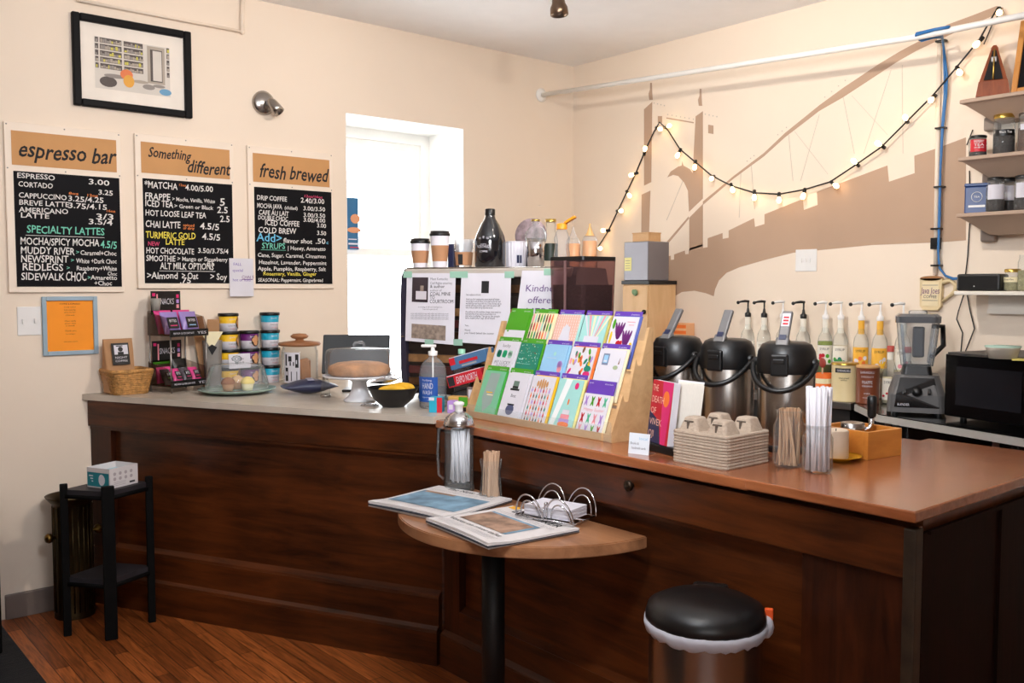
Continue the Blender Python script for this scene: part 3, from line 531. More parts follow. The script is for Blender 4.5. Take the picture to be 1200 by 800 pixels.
o = MB(); o.text('Java Joes', w_/2, h_*.52, .032, -.034, 0, w_*.82, .1, 'c'); o.text('COFFEE', w_/2, h_*.38, .015, -.034, 1, w_*.6, 0, 'c')
for z in (.30, .62+.16): o.rect(w_*.15, w_*.85, h_*z, h_*z+.002, -.034, 1)
o.build('lettering', [plum, navy], t)
# ceiling spotlight
sp = P(655, 2, 'z', 2.955); t = thing('ceiling_spotlight', 'bronze adjustable spotlight on the ceiling near the corner', 'lamp', (sp.x, sp.y, CEIL))
bz = mat('satin_bronze', (120, 98, 80), .3, 1); zz = sp.z-CEIL
MB().lathe([(.05, -.02), (.055, -.008), (.055, 0)], seg=24).build('canopy', bz, t)
MB().tube([(0, 0, -.015), (0, 0, zz+.02)], .009, 10).build('stem', bz, t)
d = Vector((.75, .25, -.9)).normalized()
hd_ = Matrix.Translation((.0, -.0, zz-.03)) @ Vector((.05, -.06, -1)).to_track_quat('Z', 'Y').to_matrix().to_4x4()
MB().lathe([(.016, -.07), (.03, -.06), (.034, -.02), (.044, .0), (.046, .035), (.04, .04), (.036, .02)], seg=26, M=hd_).build('lamp_head', bz, t)
MB().lathe([(.036, .018), (0, .018)], seg=20, M=hd_).build('bulb', mat('lamp_glow', (255, 230, 190), .4, emit=(255, 220, 170), estr=6), t)
# ------------------------------------------------------------------ on the slanting bar: left to right
def atn(px, n, z=ZL):
    p = P(px, 400, NV, LC(0, n)); return Vector((p.x, p.y, z))
def rrect(w, d, r, n=5):
    pts = []
    for cx, cy, a0 in ((w/2-r, d/2-r, 0), (-w/2+r, d/2-r, PI/2), (-w/2+r, -d/2+r, PI), (w/2-r, -d/2+r, 3*PI/2)):
        pts += [(cx+r*math.cos(a0+PI/2*i/n), cy+r*math.sin(a0+PI/2*i/n)) for i in range(n+1)]
    return pts
def loft(mb, rings, m=0, sm=True, cap0=True, cap1=True, M=None):
    n = len(rings[0]); vs = [p for r in rings for p in r]; fs = []
    for i in range(len(rings)-1):
        for k in range(n): fs.append([i*n+k, i*n+(k+1) % n, (i+1)*n+(k+1) % n, (i+1)*n+k])
    mb.add(vs, fs, m, sm, M)
    if cap0: mb.add(rings[0], [list(range(n))[::-1]], m, False, M)
    if cap1: mb.add(rings[-1], [list(range(n))], m, False, M)
    return mb
# wicker basket and kraft bag
bk = MB(); g = random.Random(5)
for i in range(11):
    k = i/10; w, d = .15+.04*k, .135+.035*k; pts = rrect(w, d, .02, 4); n = len(pts); loop = []
    for j in range(n*3):
        a = pts[j//3]; b = pts[(j//3+1) % n]; f = (j % 3)/3; x = a[0]+(b[0]-a[0])*f; y = a[1]+(b[1]-a[1])*f; wv = 1+.026*(1 if (j+i) % 2 else -1)
        loop.append((x*wv, y*wv, .006+.0098*i+g.uniform(-.0012, .0012)))
    bk.tube(loop, .0066, 6, 0, True)
for f in (0,): bk.prism(rrect(.14, .12, .02), .001, .006)
bk.tube([(x, y, .112) for x, y in rrect(.193, .172, .02, 4)], .009, 8, 0, True)
wick = mat('wicker', (184, 134, 74), .65, var=.35, vscale=60, bump=.5, bscale=120)
tag(bk.build('wicker_basket', wick, None, (1.418, 4.575, ZL), R(2)), 'woven wicker basket at the wall end of the bar', 'basket')
t = thing('kraft_bag', 'kraft paper coffee bag with a black label standing in the wicker basket', 'bag', (1.388, 4.597, ZL+.0075), R(8))
b = MB(); loft(b, [[(x, y, 0) for x, y in rrect(.13, .06, .012)], [(x, y, .1) for x, y in rrect(.138, .066, .012)], [(x, y, .2) for x, y in rrect(.142, .03, .008)], [(x, y+.004, .255) for x, y in rrect(.142, .01, .004)]], sm=False); b.build('bag_body', kraft, t)
o = MB(); M_ = Ry(0, -.0265, .13, rx=R(-11)); o.box(-.042, .042, -.012, -.0105, -.0, .105, 0, M_); o.box(-.03, .036, -.0128, -.012, .05, .095, 1, M_); o.lathe([(.012, 0), (.012, .001)], (0, 0, 0), 12, 0, M_ @ Ry(0, -.0125, .075, rx=PI/2)); o.box(-.014, .014, -.0135, -.0125, .05, .062, 0, M_); o.box(-.02, .012, -.0135, -.0125, .088, .093, 0, M_)
o.text('NIGHT', 0, .03, .011, -.0128, 1, .06, 0, 'c', M_); o.text('COFFEE', 0, .014, .01, -.0128, 1, .06, 0, 'c', M_); o.build('label', [black, paper], t)
# two-tier snack rack
rk_loc = Vector((1.650, 4.53, ZL)); rk_rz = R(18)
t = thing('snack_rack', 'two-tier clear countertop rack of wrapped snack pouches beside the basket', 'display rack', rk_loc, rk_rz)
smoke = glass('smoky_acrylic', (.72, .68, .66), .9, .05)
def tier(z):
    b = MB(); b.box(-.110, .110, -.088, .078, z, z+.005); b.prism([(-.088, z+.005), (-.088, z+.03), (-.06, z+.09), (.078, z+.115), (.078, z+.005)], -.112, -.108, lambda u, v, w: (w, u, v)); b.prism([(-.088, z+.005), (-.088, z+.03), (-.06, z+.09), (.078, z+.115), (.078, z+.005)], .108, .112, lambda u, v, w: (w, u, v))
    b.box(-.110, .110, .074, .078, z, z+.12); b.build('tray', smoke, t)
    o = MB().box(-.112, .112, -.093, -.088, z-.004, z+.03, 0); o.text('FREE FROM  GLUTEN DAIRY NUTS', -.095, z+.008, .009, -.0935, 1, 0.12); o.text('YES', .072, z+.006, .013, -.0935, 1, .055, 0, 'c'); o.build('front_strip', [black, paper], t)
    q = MB().box(-.085, .085, .079, .084, z+.10, z+.215, 0); q.rect(-.08, -.062, z+.19, z+.205, .0785, 2); q.rect(-.056, -.048, z+.12, z+.2, .0785, 3); q.text('SNACKS', 0, z+.15, .03, .0785, 1, .09, 0, 'c'); q.box(-.085, .085, .077, .0795, z+.10, z+.112, 4)
    for k in range(3): q.rect(.06, .075, z+.13+.025*k, z+.148+.025*k, .0785, (3, 5, 2)[k])
    q.build('header_sign', [black, paper, pink, rose, green, lav], t)
tier(.03); tier(.275)
for sx, sy in ((-.104, -.083), (.104, -.083), (-.104, .073), (.104, .073)): MB().tube([(sx, sy, 0), (sx, sy, .28)], .004, 8).build('post', steeld, t)
def rk(x, y, z): return Matrix.Translation(rk_loc) @ Matrix.Rotation(rk_rz, 4, 'Z') @ Vector((x, y, z))
def pouch(label, x, y, z, w, h, tilt, cols, group, yaw=0):
    t = thing('snack_pouch', label, 'snack', rk(x, y, z), rk_rz+yaw, group)
    M_ = Matrix.Rotation(tilt, 4, 'X'); b = MB(); n = 9; rings = []
    for i in range(7):
        v = i/6; th = .018*math.sin(PI*min(1, max(.0, v)))+.0015
        rings.append([(w/2*math.cos(2*PI*k/16)*(1 if i not in (0, 6) else 1.03), th*math.sin(2*PI*k/16), h*v+.002) for k in range(16)])
    loft(b, rings, 0, True, M=M_); b.build('wrapper', cols[0], t)
    o = MB(); o.prism([(-w*.3, h*.22), (w*.3, h*.22), (w*.3, h*.72), (-w*.3, h*.72)], -.0208, -.0185, lambda u, v, k: (u, k, v), 0, M_); o.text('BITES', 0, h*.5, .014, -.0212, 1, w*.42, 0, 'c', M_); o.rect(-w*.2, w*.2, h*.32, h*.36, -.0212, 2, M_); o.build('label', [cols[1], paper, cols[2]], t)
    return t
gp = 'wrapped snack pouches in the two-tier rack'
lilac = mat('lilac_film', (150, 128, 190), .25); pinkf = mat('pink_film', (222, 74, 140), .25); greyf = mat('grey_film', (84, 78, 84), .3)
for i, x in enumerate((-.058, .052)):
    pouch(('lilac and pink pouch at the left of the upper rack tier', 'blue and lilac pouch at the right of the upper rack tier')[i], x, -.045, .2815, .098, .112, R(-20), (lilac, black, (pink, skyb)[i]), gp)
    pouch(('pink-edged pouch behind the left front one on the upper tier', 'pink-edged pouch behind the right front one on the upper tier')[i], x+.004, .005, .2815, .098, .118, R(-18), (pinkf, black, pink), gp)
for i, x in enumerate((-.082, -.028, .028, .082)):
    pouch(('grey pouch at the left end of the lower rack tier', 'hot pink pouch second along the lower rack tier', 'grey pouch second from the right on the lower rack tier', 'hot pink pouch at the right end of the lower rack tier')[i], x, -.045, .0365, .052, .085, R(-32), (pinkf if i % 2 else greyf, black, green if i == 0 else pink), gp)
for i, x in enumerate((-.05, .045)):
    pouch(('pink pouch laid behind the front row of the lower rack tier', 'black pouch standing behind the front row of the lower rack tier')[i], x, .04, .0365, .085, .115 if i else .08, R(-6), (black if i else pinkf, black, pink), gp)
q = rk(-.085, .045, .395); t = thing('paper_cup', 'small grey paper cup on the top back corner of the snack rack', 'cup', q, 0)
MB().shell([(0, .001), (.018, .001), (.025, .06), (.0235, .06), (.017, .004)], seg=20).build('cup_body', mat('grey_cup', (150, 146, 138), .7), t)
q = rk(-.045, .045, .3955)
# cone holder with brown paper bags
q = Vector((1.850, 4.588, ZL)); t = thing('paper_bag_holder', 'grey metal holder with a V-shaped cream front behind the low cake dome', 'holder', q, R(-25))
gm = mat('grey_galvanised', (146, 140, 134), .45, .5, var=.12)
loft(MB(), [[(x, y, 0) for x, y in rrect(.08, .07, .02)], [(x, y, .17) for x, y in rrect(.09, .08, .02)], [(x, y, .24) for x, y in rrect(.098, .086, .02)]], cap1=False).build('tin', gm, t)
MB().add([(-.056, -.047, .285), (.056, -.047, .285), (0, -.05, .19)], [[0, 1, 2]]).add([(-.056, -.046, .285), (.056, -.046, .285), (0, -.049, .19)], [[2, 1, 0]]).build('cream_flap', cream_p, t)
MB().add([(-.02, -.051, .205), (0, -.0515, .22), (.025, -.051, .205), (0, -.051, .165)], [[0, 3, 2, 1]]).build('clasp', ink, t)
for i, (x, a, lb) in enumerate(((-.03, -.16, 'brown paper bag leaning left out of the grey metal holder'), (.012, .03, 'brown paper bag standing upright in the grey metal holder'))):
    o = MB(); o.box(-.03, .03, -.004, .004, .0, .36-.02*i, 0, Matrix.Rotation(a, 4, 'Y'), bev=.002); tag(o.build('paper_bag', kraft, None, q+Vector((x*.5, .012+.012*i, .004)), R(-25)), lb, 'bag', 'brown paper bags in the metal holder')
# tubs of frozen snacks
def tub(label, loc, rz, band, photo=None, group=None):
    t = thing('food_tub', label, 'tub', loc, rz, group)
    MB().lathe([(0, 0), (.043, 0), (.046, .042)]).build('tub_base', paper, t); MB().lathe([(.046, .042), (.0485, .084), (0, .084)]).build('printed_band', band, t)
    MB().lathe([(.051, .078), (.0525, .080), (.0525, .090), (.050, .0935), (0, .0935)], seg=30).build('lid', black, t)
    o = MB(); o.text('COOKIE DOUGH', -.004, .026, .0075, 0, 0, .05, 0, 'c', cyl=.0453); o.text('no bake', -.004, .012, .008, 0, 1, .03, 0, 'c', cyl=.0447); o.text('Spoonful', -.008, .06, .009, 0, 2, .035, 0, 'c', cyl=.0483)
    o.build('lettering', [ink, rose, paper], t)
    if photo:
        o = MB(); c0 = photo; n = 18; rr = .0492
        o.add([(rr*math.sin(c0+.5*math.cos(k*2*PI/n)), -rr*math.cos(c0+.5*math.cos(k*2*PI/n)), .042+.03*math.sin(k*2*PI/n)) for k in range(n)], [list(range(n))], 0)
        rr = .0497
        for (a, z, s_) in ((-.18, .046, .013), (.16, .05, .014), (0, .03, .013), (.05, .062, .01)): o.add([(rr*math.sin(c0+a+s_/rr*math.cos(k*2*PI/10)), -rr*math.cos(c0+a+s_/rr*math.cos(k*2*PI/10)), z+s_*math.sin(k*2*PI/10)) for k in range(10)], [list(range(10))], 1)
        o.build('photo_panel', [mat('dark_bowl', (40, 22, 18), .6), mat('dough_ball', (206, 150, 104), .6)], t)
G_ = 'tubs stacked at the wall beside the glass jar'
for col, (px, n, band, nm) in enumerate(((268, 4, yellow, 'yellow-banded'), (292, 3, plum, 'purple-banded'), (316.5, 4, cyan, 'cyan-banded'))):
    q = P(px, 400, 'y', 4.605); pos = ('bottom', 'second', 'third', 'top') if n == 4 else ('bottom', 'middle', 'top')
    for k in range(n):
        tub(f'{nm} tub with black lid, {pos[k]} of its stack of {"four" if n == 4 else "three"}', (q.x, 4.605, ZL+.0937*k), R(12), band, (None if col == 2 else (.75 if col == 0 else .1)), G_)
q = P(281, 420, 'y', 4.545); t = thing('price_card', 'white price card propped between the tubs above the cake dome', 'card', (q.x, 4.545, q.z-.05))
o = MB().box(-.058, .058, -.001, .001, 0, .075, 0, Ry(0, 0, 0, rx=R(-4))); o.text('Cookie', -.03, .045, .012, -.004, 1, .05); o.text('Dough 8', -.03, .025, .012, -.003, 1, .05); o.build('card', [paper, grey_ink], t)
MB().tube([(.0, .005, .002), (.0, .008, -.14), (0, -.01, -(q.z-.05-ZL)+.004)], .003, 6).build('stem', brown, t)
# low glass dome on its green glass plate
q = Vector((1.830, 4.245, ZL)); t = thing('cake_dome', 'low clear dome with knob on a green glass plate near the snack rack', 'cake dome', q)
MB().lathe([(0, .004), (.08, .003), (.15, .008), (.181, .02), (.183, .024), (.15, .013), (0, .009)], seg=48).build('plate', mat('green_glass_plate', (150, 176, 164), .15, spec=.8, var=.35, vscale=14), t)
MB().shell([(.150, .0185), (.145, .06), (.128, .125), (.118, .137), (0, .141)], seg=40).build('cover', domeg, t)
MB().lathe([(.006, .139), (.008, .15), (.022, .158), (.024, .168), (.015, .178), (0, .181)], seg=20).build('knob', glass('knob_glass', (.85, .88, .88), 1.6), t)
for i, (x, y, lb, m_) in enumerate(((.04, -.03, 'yellow cupcake under the low glass dome', mat('yellow_icing', (240, 214, 120), .7)), (-.045, .0, 'brown muffin under the low glass dome', mat('brown_muffin', (150, 96, 60), .8, bump=.4)), (.03, .065, 'pale muffin at the back under the low glass dome', mat('pale_muffin', (214, 176, 130), .8, bump=.4)))):
    u = thing('cupcake', lb, 'cake', q+Vector((x, y, .0125)), 0, 'cakes under the low dome')
    MB().lathe([(0, 0), (.022, 0), (.03, .034), (0, .036)], seg=20).build('paper_case', kraft if i else cream_p, u); MB().lathe([(.032, .034), (.034, .042), (.024, .058), (.008, .066), (0, .067)], seg=20).build('top', m_, u)
# glass cookie jar with wooden lid
q = Vector((2.272, 4.46, ZL)); t = thing('cookie_jar', 'wide glass jar with a round wooden lid and black and white poster', 'jar', q, R(-24))
MB().shell([(0, .002), (.085, .002), (.094, .012), (.095, .17), (.088, .188), (.088, .198)], seg=36).build('glass_body', clear, t)
lidw = wood('jar_lid_wood', (128, 78, 46), (176, 120, 76), .5, 3, 0, 6)
MB().lathe([(.088, .198), (.104, .2), (.112, .208), (.108, .216), (.07, .222), (.024, .226), (.02, .234), (.04, .24), (.048, .25), (.034, .262), (0, .265)], seg=32).build('lid', lidw, t)
o = MB(); n = 10; rr = .0962
for i in range(n):
    a0, a1 = -1.0+.95*i/n, -1.0+.95*(i+1)/n; o.quad([(rr*math.sin(a0), -rr*math.cos(a0), .01), (rr*math.sin(a1), -rr*math.cos(a1), .01), (rr*math.sin(a1), -rr*math.cos(a1), .17), (rr*math.sin(a0), -rr*math.cos(a0), .17)], 0)
rr = .0968
def cq(a0, a1, z0, z1, m_): o.quad([(rr*math.sin(a0), -rr*math.cos(a0), z0), (rr*math.sin(a1), -rr*math.cos(a1), z0), (rr*math.sin(a1), -rr*math.cos(a1), z1), (rr*math.sin(a0), -rr*math.cos(a0), z1)], m_)
for a in ((-.9, -.72, .02, .09), (-.55, -.2, .02, .07), (-.62, -.36, .1, .12), (-.7, -.5, .122, .15), (-.3, -.12, .09, .16), (-.9, -.8, .1, .16)): cq(*a, 1)
for a in ((-.86, -.76, .05, .07), (-.5, -.4, .03, .05), (-.26, -.2, .11, .13)): rr = .0972; cq(*a, 0)
o.build('poster', [paper, ink], t)
o = MB(); ck = mat('cookie_bag', (166, 112, 70), .7, bump=.3, var=.3)
for i, (x, y, z, a) in enumerate(((.02, -.02, .01, .2), (.045, .03, .01, -.3), (-.03, .02, .01, .1))):
    t2 = tag(MB().box(-.03, .03, -.012, .012, 0, .125-.01*i, 0, Matrix.Rotation(a, 4, 'Z') @ Matrix.Rotation(.12*(i-1), 4, 'Y'), bev=.006).build('biscotti', ck, None, q+Vector((x, y, .006))), 'brown biscotti bar standing in the glass jar with the wooden lid', 'biscuit', 'biscotti in the glass jar')
# dark blue bag, salt shaker, cake stand, tablet
q = Vector((2.085, 4.0, ZL)); t = thing('snack_bag', 'dark blue snack bag lying flat in front of the glass jar', 'bag', q, RZL+.75)
b = MB(); rings = []
for i in range(9):
    v = i/8; rings.append([((v-.5)*.26, (.065+.015*abs(v-.5))*math.cos(2*PI*k/16), .036+(.034*math.sin(PI*v)+.002)*math.sin(2*PI*k/16)) for k in range(16)])
loft(b, rings); b.build('wrapper', mat('dark_blue_bag', (38, 42, 72), .35), t)
MB().box(-.012, .02, -.05, .05, .0655, .0705, bev=.002).build('label', mat('grey_blue_label', (150, 150, 176), .4), t)
q = Vector((2.075, 3.82, ZL)); t = thing('salt_shaker', 'tiny glass shaker with a metal foot left of the white cake stand', 'shaker', q)
MB().shell([(0, .012), (.021, .012), (.02, .05), (.016, .075), (.012, .082)], seg=20).build('glass_body', clear, t); MB().lathe([(0, .0), (.024, 0), (.025, .008), (.021, .014), (0, .014)], seg=20).build('foot', steel, t); MB().lathe([(.013, .081), (.014, .09), (.008, .098), (0, .1)], seg=16).build('cap', steel, t)
q = Vector((2.125, 3.60, ZL)); t = thing('cake_stand', 'white pedestal cake stand with a clear dome over a brown cake', 'cake stand', q)
cer = mat('white_ceramic', (232, 232, 236), .2, coat=.3)
MB().lathe([(0, 0), (.07, 0), (.072, .006), (.052, .02), (.036, .05), (.033, .085), (.05, .1), (.0, .1)], seg=40).build('pedestal', cer, t)
MB().lathe([(0, .1), (.06, .1), (.15, .108), (.163, .113), (.165, .119), (.15, .117), (0, .112)], seg=48).build('plate', cer, t)
MB().shell([(.149, .118), (.150, .2), (.146, .226), (.13, .236), (.02, .24), (0, .24)], seg=48).build('cover', domeg, t)
MB().tube([(-.025, 0, .239), (-.025, 0, .256), (-.018, 0, .262), (.018, 0, .262), (.025, 0, .256), (.025, 0, .239)], .006, 8).build('knob', clearp, t)
tag(MB().lathe([(0, 0), (.126, 0), (.138, .008), (.14, .026), (.13, .042), (.1, .054), (.05, .06), (0, .058)], seg=48).build('cake', mat('brown_cake', (176, 124, 78), .8, var=.35, vscale=16, bump=.5, bscale=60), None, q+Vector((0, 0, .118))), 'brown crumb cake under the dome of the white cake stand', 'cake')
q = Vector((2.31, 3.95, ZL)); t = thing('tablet_register', 'dark grey tablet register tilted on a stand behind the cake stand', 'tablet', q, R(-38))
MB().box(-.165, .165, -.008, .008, .0, .20, 0, Ry(0, 0, .085, rx=R(-20)), bev=.006).build('screen_case', mat('dark_grey_case', (44, 48, 50), .4), t)
MB().box(-.06, .06, -.05, .09, 0, .012, bev=.004).tube([(0, .03, .01), (0, .04, .14)], .014, 10).build('stand', black, t)
# bowl of bananas, foil packet
q = Vector((2.135, 3.335, ZL)); t = thing('fruit_bowl', 'black bowl of bananas between the cake stand and the soap bottle', 'bowl', q)
MB().lathe([(0, 0), (.045, 0), (.05, .004), (.085, .034), (.108, .082), (.112, .084), (.104, .08), (.08, .036), (.04, .012), (0, .01)], seg=40).build('bowl', mat('black_ceramic', (18, 17, 20), .35), t)
ban = mat('banana', (226, 172, 40), .5, var=.12); g = random.Random(2)
for i, (x, y, z, a, rr) in enumerate(((.0, -.03, .072, 0.2, .05), (.02, .0, .078, .1, .052), (.03, .03, .082, -.2, .05), (-.01, .045, .072, .0, .048))):
    b = MB(); pts = [Vector((x+rr*1.3*math.cos(k), y*.8+.012*math.sin(k), z+.018*math.sin(k)-.012)) for k in [PI*(.08+.84*i_/10) for i_ in range(11)]]
    b.tube([Matrix.Rotation(a, 3, 'Z') @ p for p in pts], [.004, .009, .0125, .014, .0145, .0145, .0145, .014, .0125, .008, .004], 9)
    u = thing('banana', 'ripe yellow banana lying in the black bowl', 'banana', q, RZL, 'bananas in the black bowl'); b.build('peel', ban, u)
    e_ = Matrix.Rotation(a, 3, 'Z') @ pts[-1]; MB().ball(e_, .006, m=0, seg=8).build('tip', ink, u)
fo = mat('foil', (205, 208, 214), .25, .9, var=.15, vscale=40, bump=.8, bscale=40)
q = Vector((2.19, 3.50, ZL)); b = MB(); rings = []
for i in range(7):
    v = i/6; rings.append([((v-.5)*.13, .035*math.cos(2*PI*k/10)*(1+.15*((i+k) % 2)), .098+(.014*math.sin(PI*v)+.002)*math.sin(2*PI*k/10)+.02*v) for k in range(10)])
loft(b, rings, sm=False); tag(b.build('foil_packet', fo, None, (2.130, 3.385, ZL+.002), RZL+.3), 'crumpled silver foil packet lying on the bananas in the bowl', 'packet')
q = Vector((2.07, 3.42, ZL)); b = MB(); b.prism([(-.035, -.02), (.03, -.025), (.035, .018), (-.028, .022)], .001, .006); b.prism([(-.025, -.012), (.03, -.01), (.02, .02), (-.02, .015)], .006, .01); tag(b.build('foil_wrapper', fo, None, q, RZL), 'scrap of foil wrapper on the pale counter left of the bowl', 'wrapper')
# soap and second bottle
q = Vector((2.243, 3.194, ZL)); t = thing('soap_bottle', 'large clear pump bottle with a blue label at the end of the pale counter', 'bottle', q, R(-50))
MB().shell([(0, .001), (.054, .001), (.058, .008), (.058, .145), (.053, .175), (.036, .2), (.018, .212), (.016, .228)], seg=32).build('bottle_body', clearp, t)
o = MB(); n = 12; rr = .0588
for i in range(n):
    a0, a1 = -1.15+1.75*i/n, -1.15+1.75*(i+1)/n; o.quad([(rr*math.sin(a0), -rr*math.cos(a0), .03), (rr*math.sin(a1), -rr*math.cos(a1), .03), (rr*math.sin(a1), -rr*math.cos(a1), .135), (rr*math.sin(a0), -rr*math.cos(a0), .135)], 0)
o.text('Purifying', -.035, .118, .009, 0, 1, .045, cyl=.0596); o.text('HAND', -.035, .086, .026, 0, 1, .05, cyl=.0596); o.text('WASH', -.035, .062, .018, 0, 1, .045, cyl=.0596); o.text('fragrance free', -.035, .048, .006, 0, 1, .05, cyl=.0596); o.text('1 litre', -.01, .036, .006, 0, 1, .02, cyl=.0596)
o.build('label', [mat('soap_blue', (24, 78, 160), .4), paper], t)
MB().lathe([(.019, .222), (.02, .24), (.009, .242), (.008, .258), (0, .258)], seg=18).build('collar', whitep, t); MB().box(-.05, .014, -.009, .009, .256, .268, bev=.004).build('pump_head', whitep, t)
MB().tube([(0, 0, .01), (0, 0, .225)], .004, 6).build('dip_tube', whitep, t)
q = LC(.02, .285, ZL); t = thing('water_bottle', 'plain clear bottle half hidden behind the blue-labelled soap bottle', 'bottle', atn(541, .372))
MB().shell([(0, .001), (.034, .001), (.036, .008), (.036, .16), (.026, .19), (.014, .21), (.014, .23)], seg=28).build('bottle_body', clearp, t); MB().lathe([(.016, .222), (.016, .242), (0, .242)], seg=16).build('cap', mat('pale_green_cap', (150, 206, 176), .5), t)
# small boxes near the corner
def pbox(name, label, cat, loc, w, d, h, rz, m, deco=()):
    o = MB().box(-w/2, w/2, -d/2, d/2, 0, h, 0, bev=.002)
    ms = [m]
    for (x0, x1, z0, z1, mm) in deco:
        if mm not in ms: ms.append(mm)
        o.rect(x0*w/2, x1*w/2, z0*h, z1*h, -d/2-.0006, ms.index(mm))
    return tag(o.build(name, ms, None, loc, rz), label, cat)
pbox('mint_tin', 'little blue and red box at the corner of the pale counter', 'box', (2.178, 3.075, ZL), .055, .05, .062, R(-48), cyan, ((.2, 1, 0, 1, red), (-1, -.2, .8, 1, paper)))
pbox('gum_box', 'little purple box right of the blue and red box', 'box', (2.215, 3.015, ZR_+.001 if 0 else ZL), .035, .04, .05, R(-55), lav, ((-.6, .4, .3, .7, paper),))
pbox('tea_box', 'yellow and green box with black foot below the wire book rack', 'box', (2.272, 3.045, ZL), .085, .05, .06, R(-55), mat('ochre_print', (206, 160, 84), .5), ((.1, 1, .35, 1, green), (-1, 1, 0, .3, black), (-.6, .2, .3, .65, black)))
# wire rack with books at the corner
q = Vector((2.34, 3.115, ZL)); t = thing('wire_book_rack', 'black wire rack of tilted books between soap bottle and greeting cards', 'rack', q, R(-62))
for y in (-.03, .05):
    MB().tube([(.03, y, 0), (.05, y+.01, .12), (.06, y+.015, .215), (.13, y+.015, .235), (.125, y, .1), (.12, y, 0), (.03, y, 0)], .0035, 6).build('wire_frame', black, t)
MB().tube([(-.045, -.01, .06), (0, -.01, .075), (.07, -.01, .10), (.125, -.01, .125)], .003, 6).build('wire_rail', black, t); MB().tube([(-.045, -.01, .06), (-.042, -.01, .001)], .003, 6).build('wire_rail', black, t)
def rb(name, label, x, z, w, h, d, rot, m, deco, cat='book', y=-.045):
    M_ = Ry(x, y, z, ry=-rot); o = MB().box(0, w, 0, d, 0, h, 0, M_, bev=.001); ms = [m, paper]
    o.box(.002, w-.002, .002, d-.002, h, h+.003, 1, M_)
    for dd in deco:
        if dd[0] == 't': o.text(dd[1], dd[2]*w, dd[3]*h, dd[4], -.0008, 1, dd[5]*w, .1, 'l', M_)
        else:
            if dd[5] not in ms: ms.append(dd[5])
            o.rect(dd[1]*w, dd[2]*w, dd[3]*h, dd[4]*h, -.0005, ms.index(dd[5]), M_)
    tag(o.build(name, ms, None, q, R(-62)), label, cat, 'books in the wire rack')
rb('book', 'red-spined book lower in the black wire rack', -.042, .085, .165, .048, .09, R(16), red, [('t', 'EXPO NORTH', .25, .2, .03, .6), ('r', .02, .2, .1, .9, ink)])
rb('book', 'blue-spined book on top in the black wire rack', -.03, .16, .175, .05, .09, R(16), mat('steel_blue_print', (70, 110, 150), .5), [('r', .25, .75, .35, .6, red), ('r', 0, .15, .4, 1, red), ('r', .3, .7, .1, .25, mat('grey_print', (150, 150, 150), .6))])
pbox('photo_card', 'grey photo card leaning beside the green greeting card', 'card', (2.30, 2.992, ZR_+.015), .05, .012, .10, R(-70), mat('grey_photo', (120, 108, 104), .6, var=.5, vscale=40), ((-.7, .5, .5, .9, paper), (-.3, .6, .1, .4, ink)))
# ------------------------------------------------------------------ espresso machine with taped papers and the things on its top
NM = .43; pL = atn(471, NM); e0 = (pL-CN).dot(EV); ML = e0+.44; MZ = 1.613-ZL
t = thing('espresso_machine', 'large steel espresso machine with dark navy ends standing behind the slanting bar', 'coffee machine', LC(e0, NM, ZL), RZL)
nv = mat('navy_machine_side', (40, 38, 56), .35, coat=.3)
prof = [(.05, .02), (.0, .06), (-.012, .14), (-.012, .46), (.0, .56), (.03, MZ-.004), (.40, MZ-.004), (.45, .5), (.45, .05), (.42, .02)]
for x0, x1 in ((0, .028), (ML-.028, ML)):
    MB().prism(prof, x0, x1, lambda u, v, w: (w, u, v)).build('side_panel', nv, t)
MB().box(-.002, .02, -.015, -.006, .285, .291).build('chrome_strip', chrome, t)
bp = MB(); bp.box(.028, ML-.028, .02, .42, .03, MZ-.04, 0)
g = random.Random(8)
for k in range(9): bp.box(.03, ML-.03, .006+.003*(k % 2), .02, .07+.052*k, .07+.052*k+.034, 1+(k % 4))  # coloured bands painted as reflections in the steel rear
bp.build('rear_panel', [mat('dark_steel', (70, 62, 58), .35, .8), mat('bronze_reflection_steel', (120, 90, 66), .3, .9, var=.5, vscale=14), mat('maroon_reflection_steel', (76, 36, 34), .4, .2, var=.3), mat('tan_reflection_steel', (150, 112, 74), .4, .4, var=.4, vscale=20), mat('dark_steel', (70, 62, 58))], t)
MB().box(.02, ML-.02, -.006, .43, MZ-.045, MZ-.006, bev=.006).build('top_shelf', mat('warm_grey_enamel', (186, 176, 166), .35), t)
o = MB(); o.tube([(.03, .0, MZ-.004), (ML-.03, .0, MZ-.004), (ML-.03, .42, MZ-.004), (.03, .42, MZ-.004)], .004, 6, closed=True); o.build('cup_rail', steel, t)
for x in (.07, ML-.07):
    for y in (.07, .38): MB().lathe([(.022, 0), (.024, .01), (.018, .035), (0, .035)], (x, y, 0), 16).build('foot', black, t)
def paperpt(px, py): # local x,z on the machine's paper plane
    p = P(px, py, NV, LC(0, NM-.018)); return ((p-LC(e0, 0)).dot(-EV), p.z)
tape = glass('green_tape', (.6, .85, .72), .4, .3, .5, (.55, .8, .68))
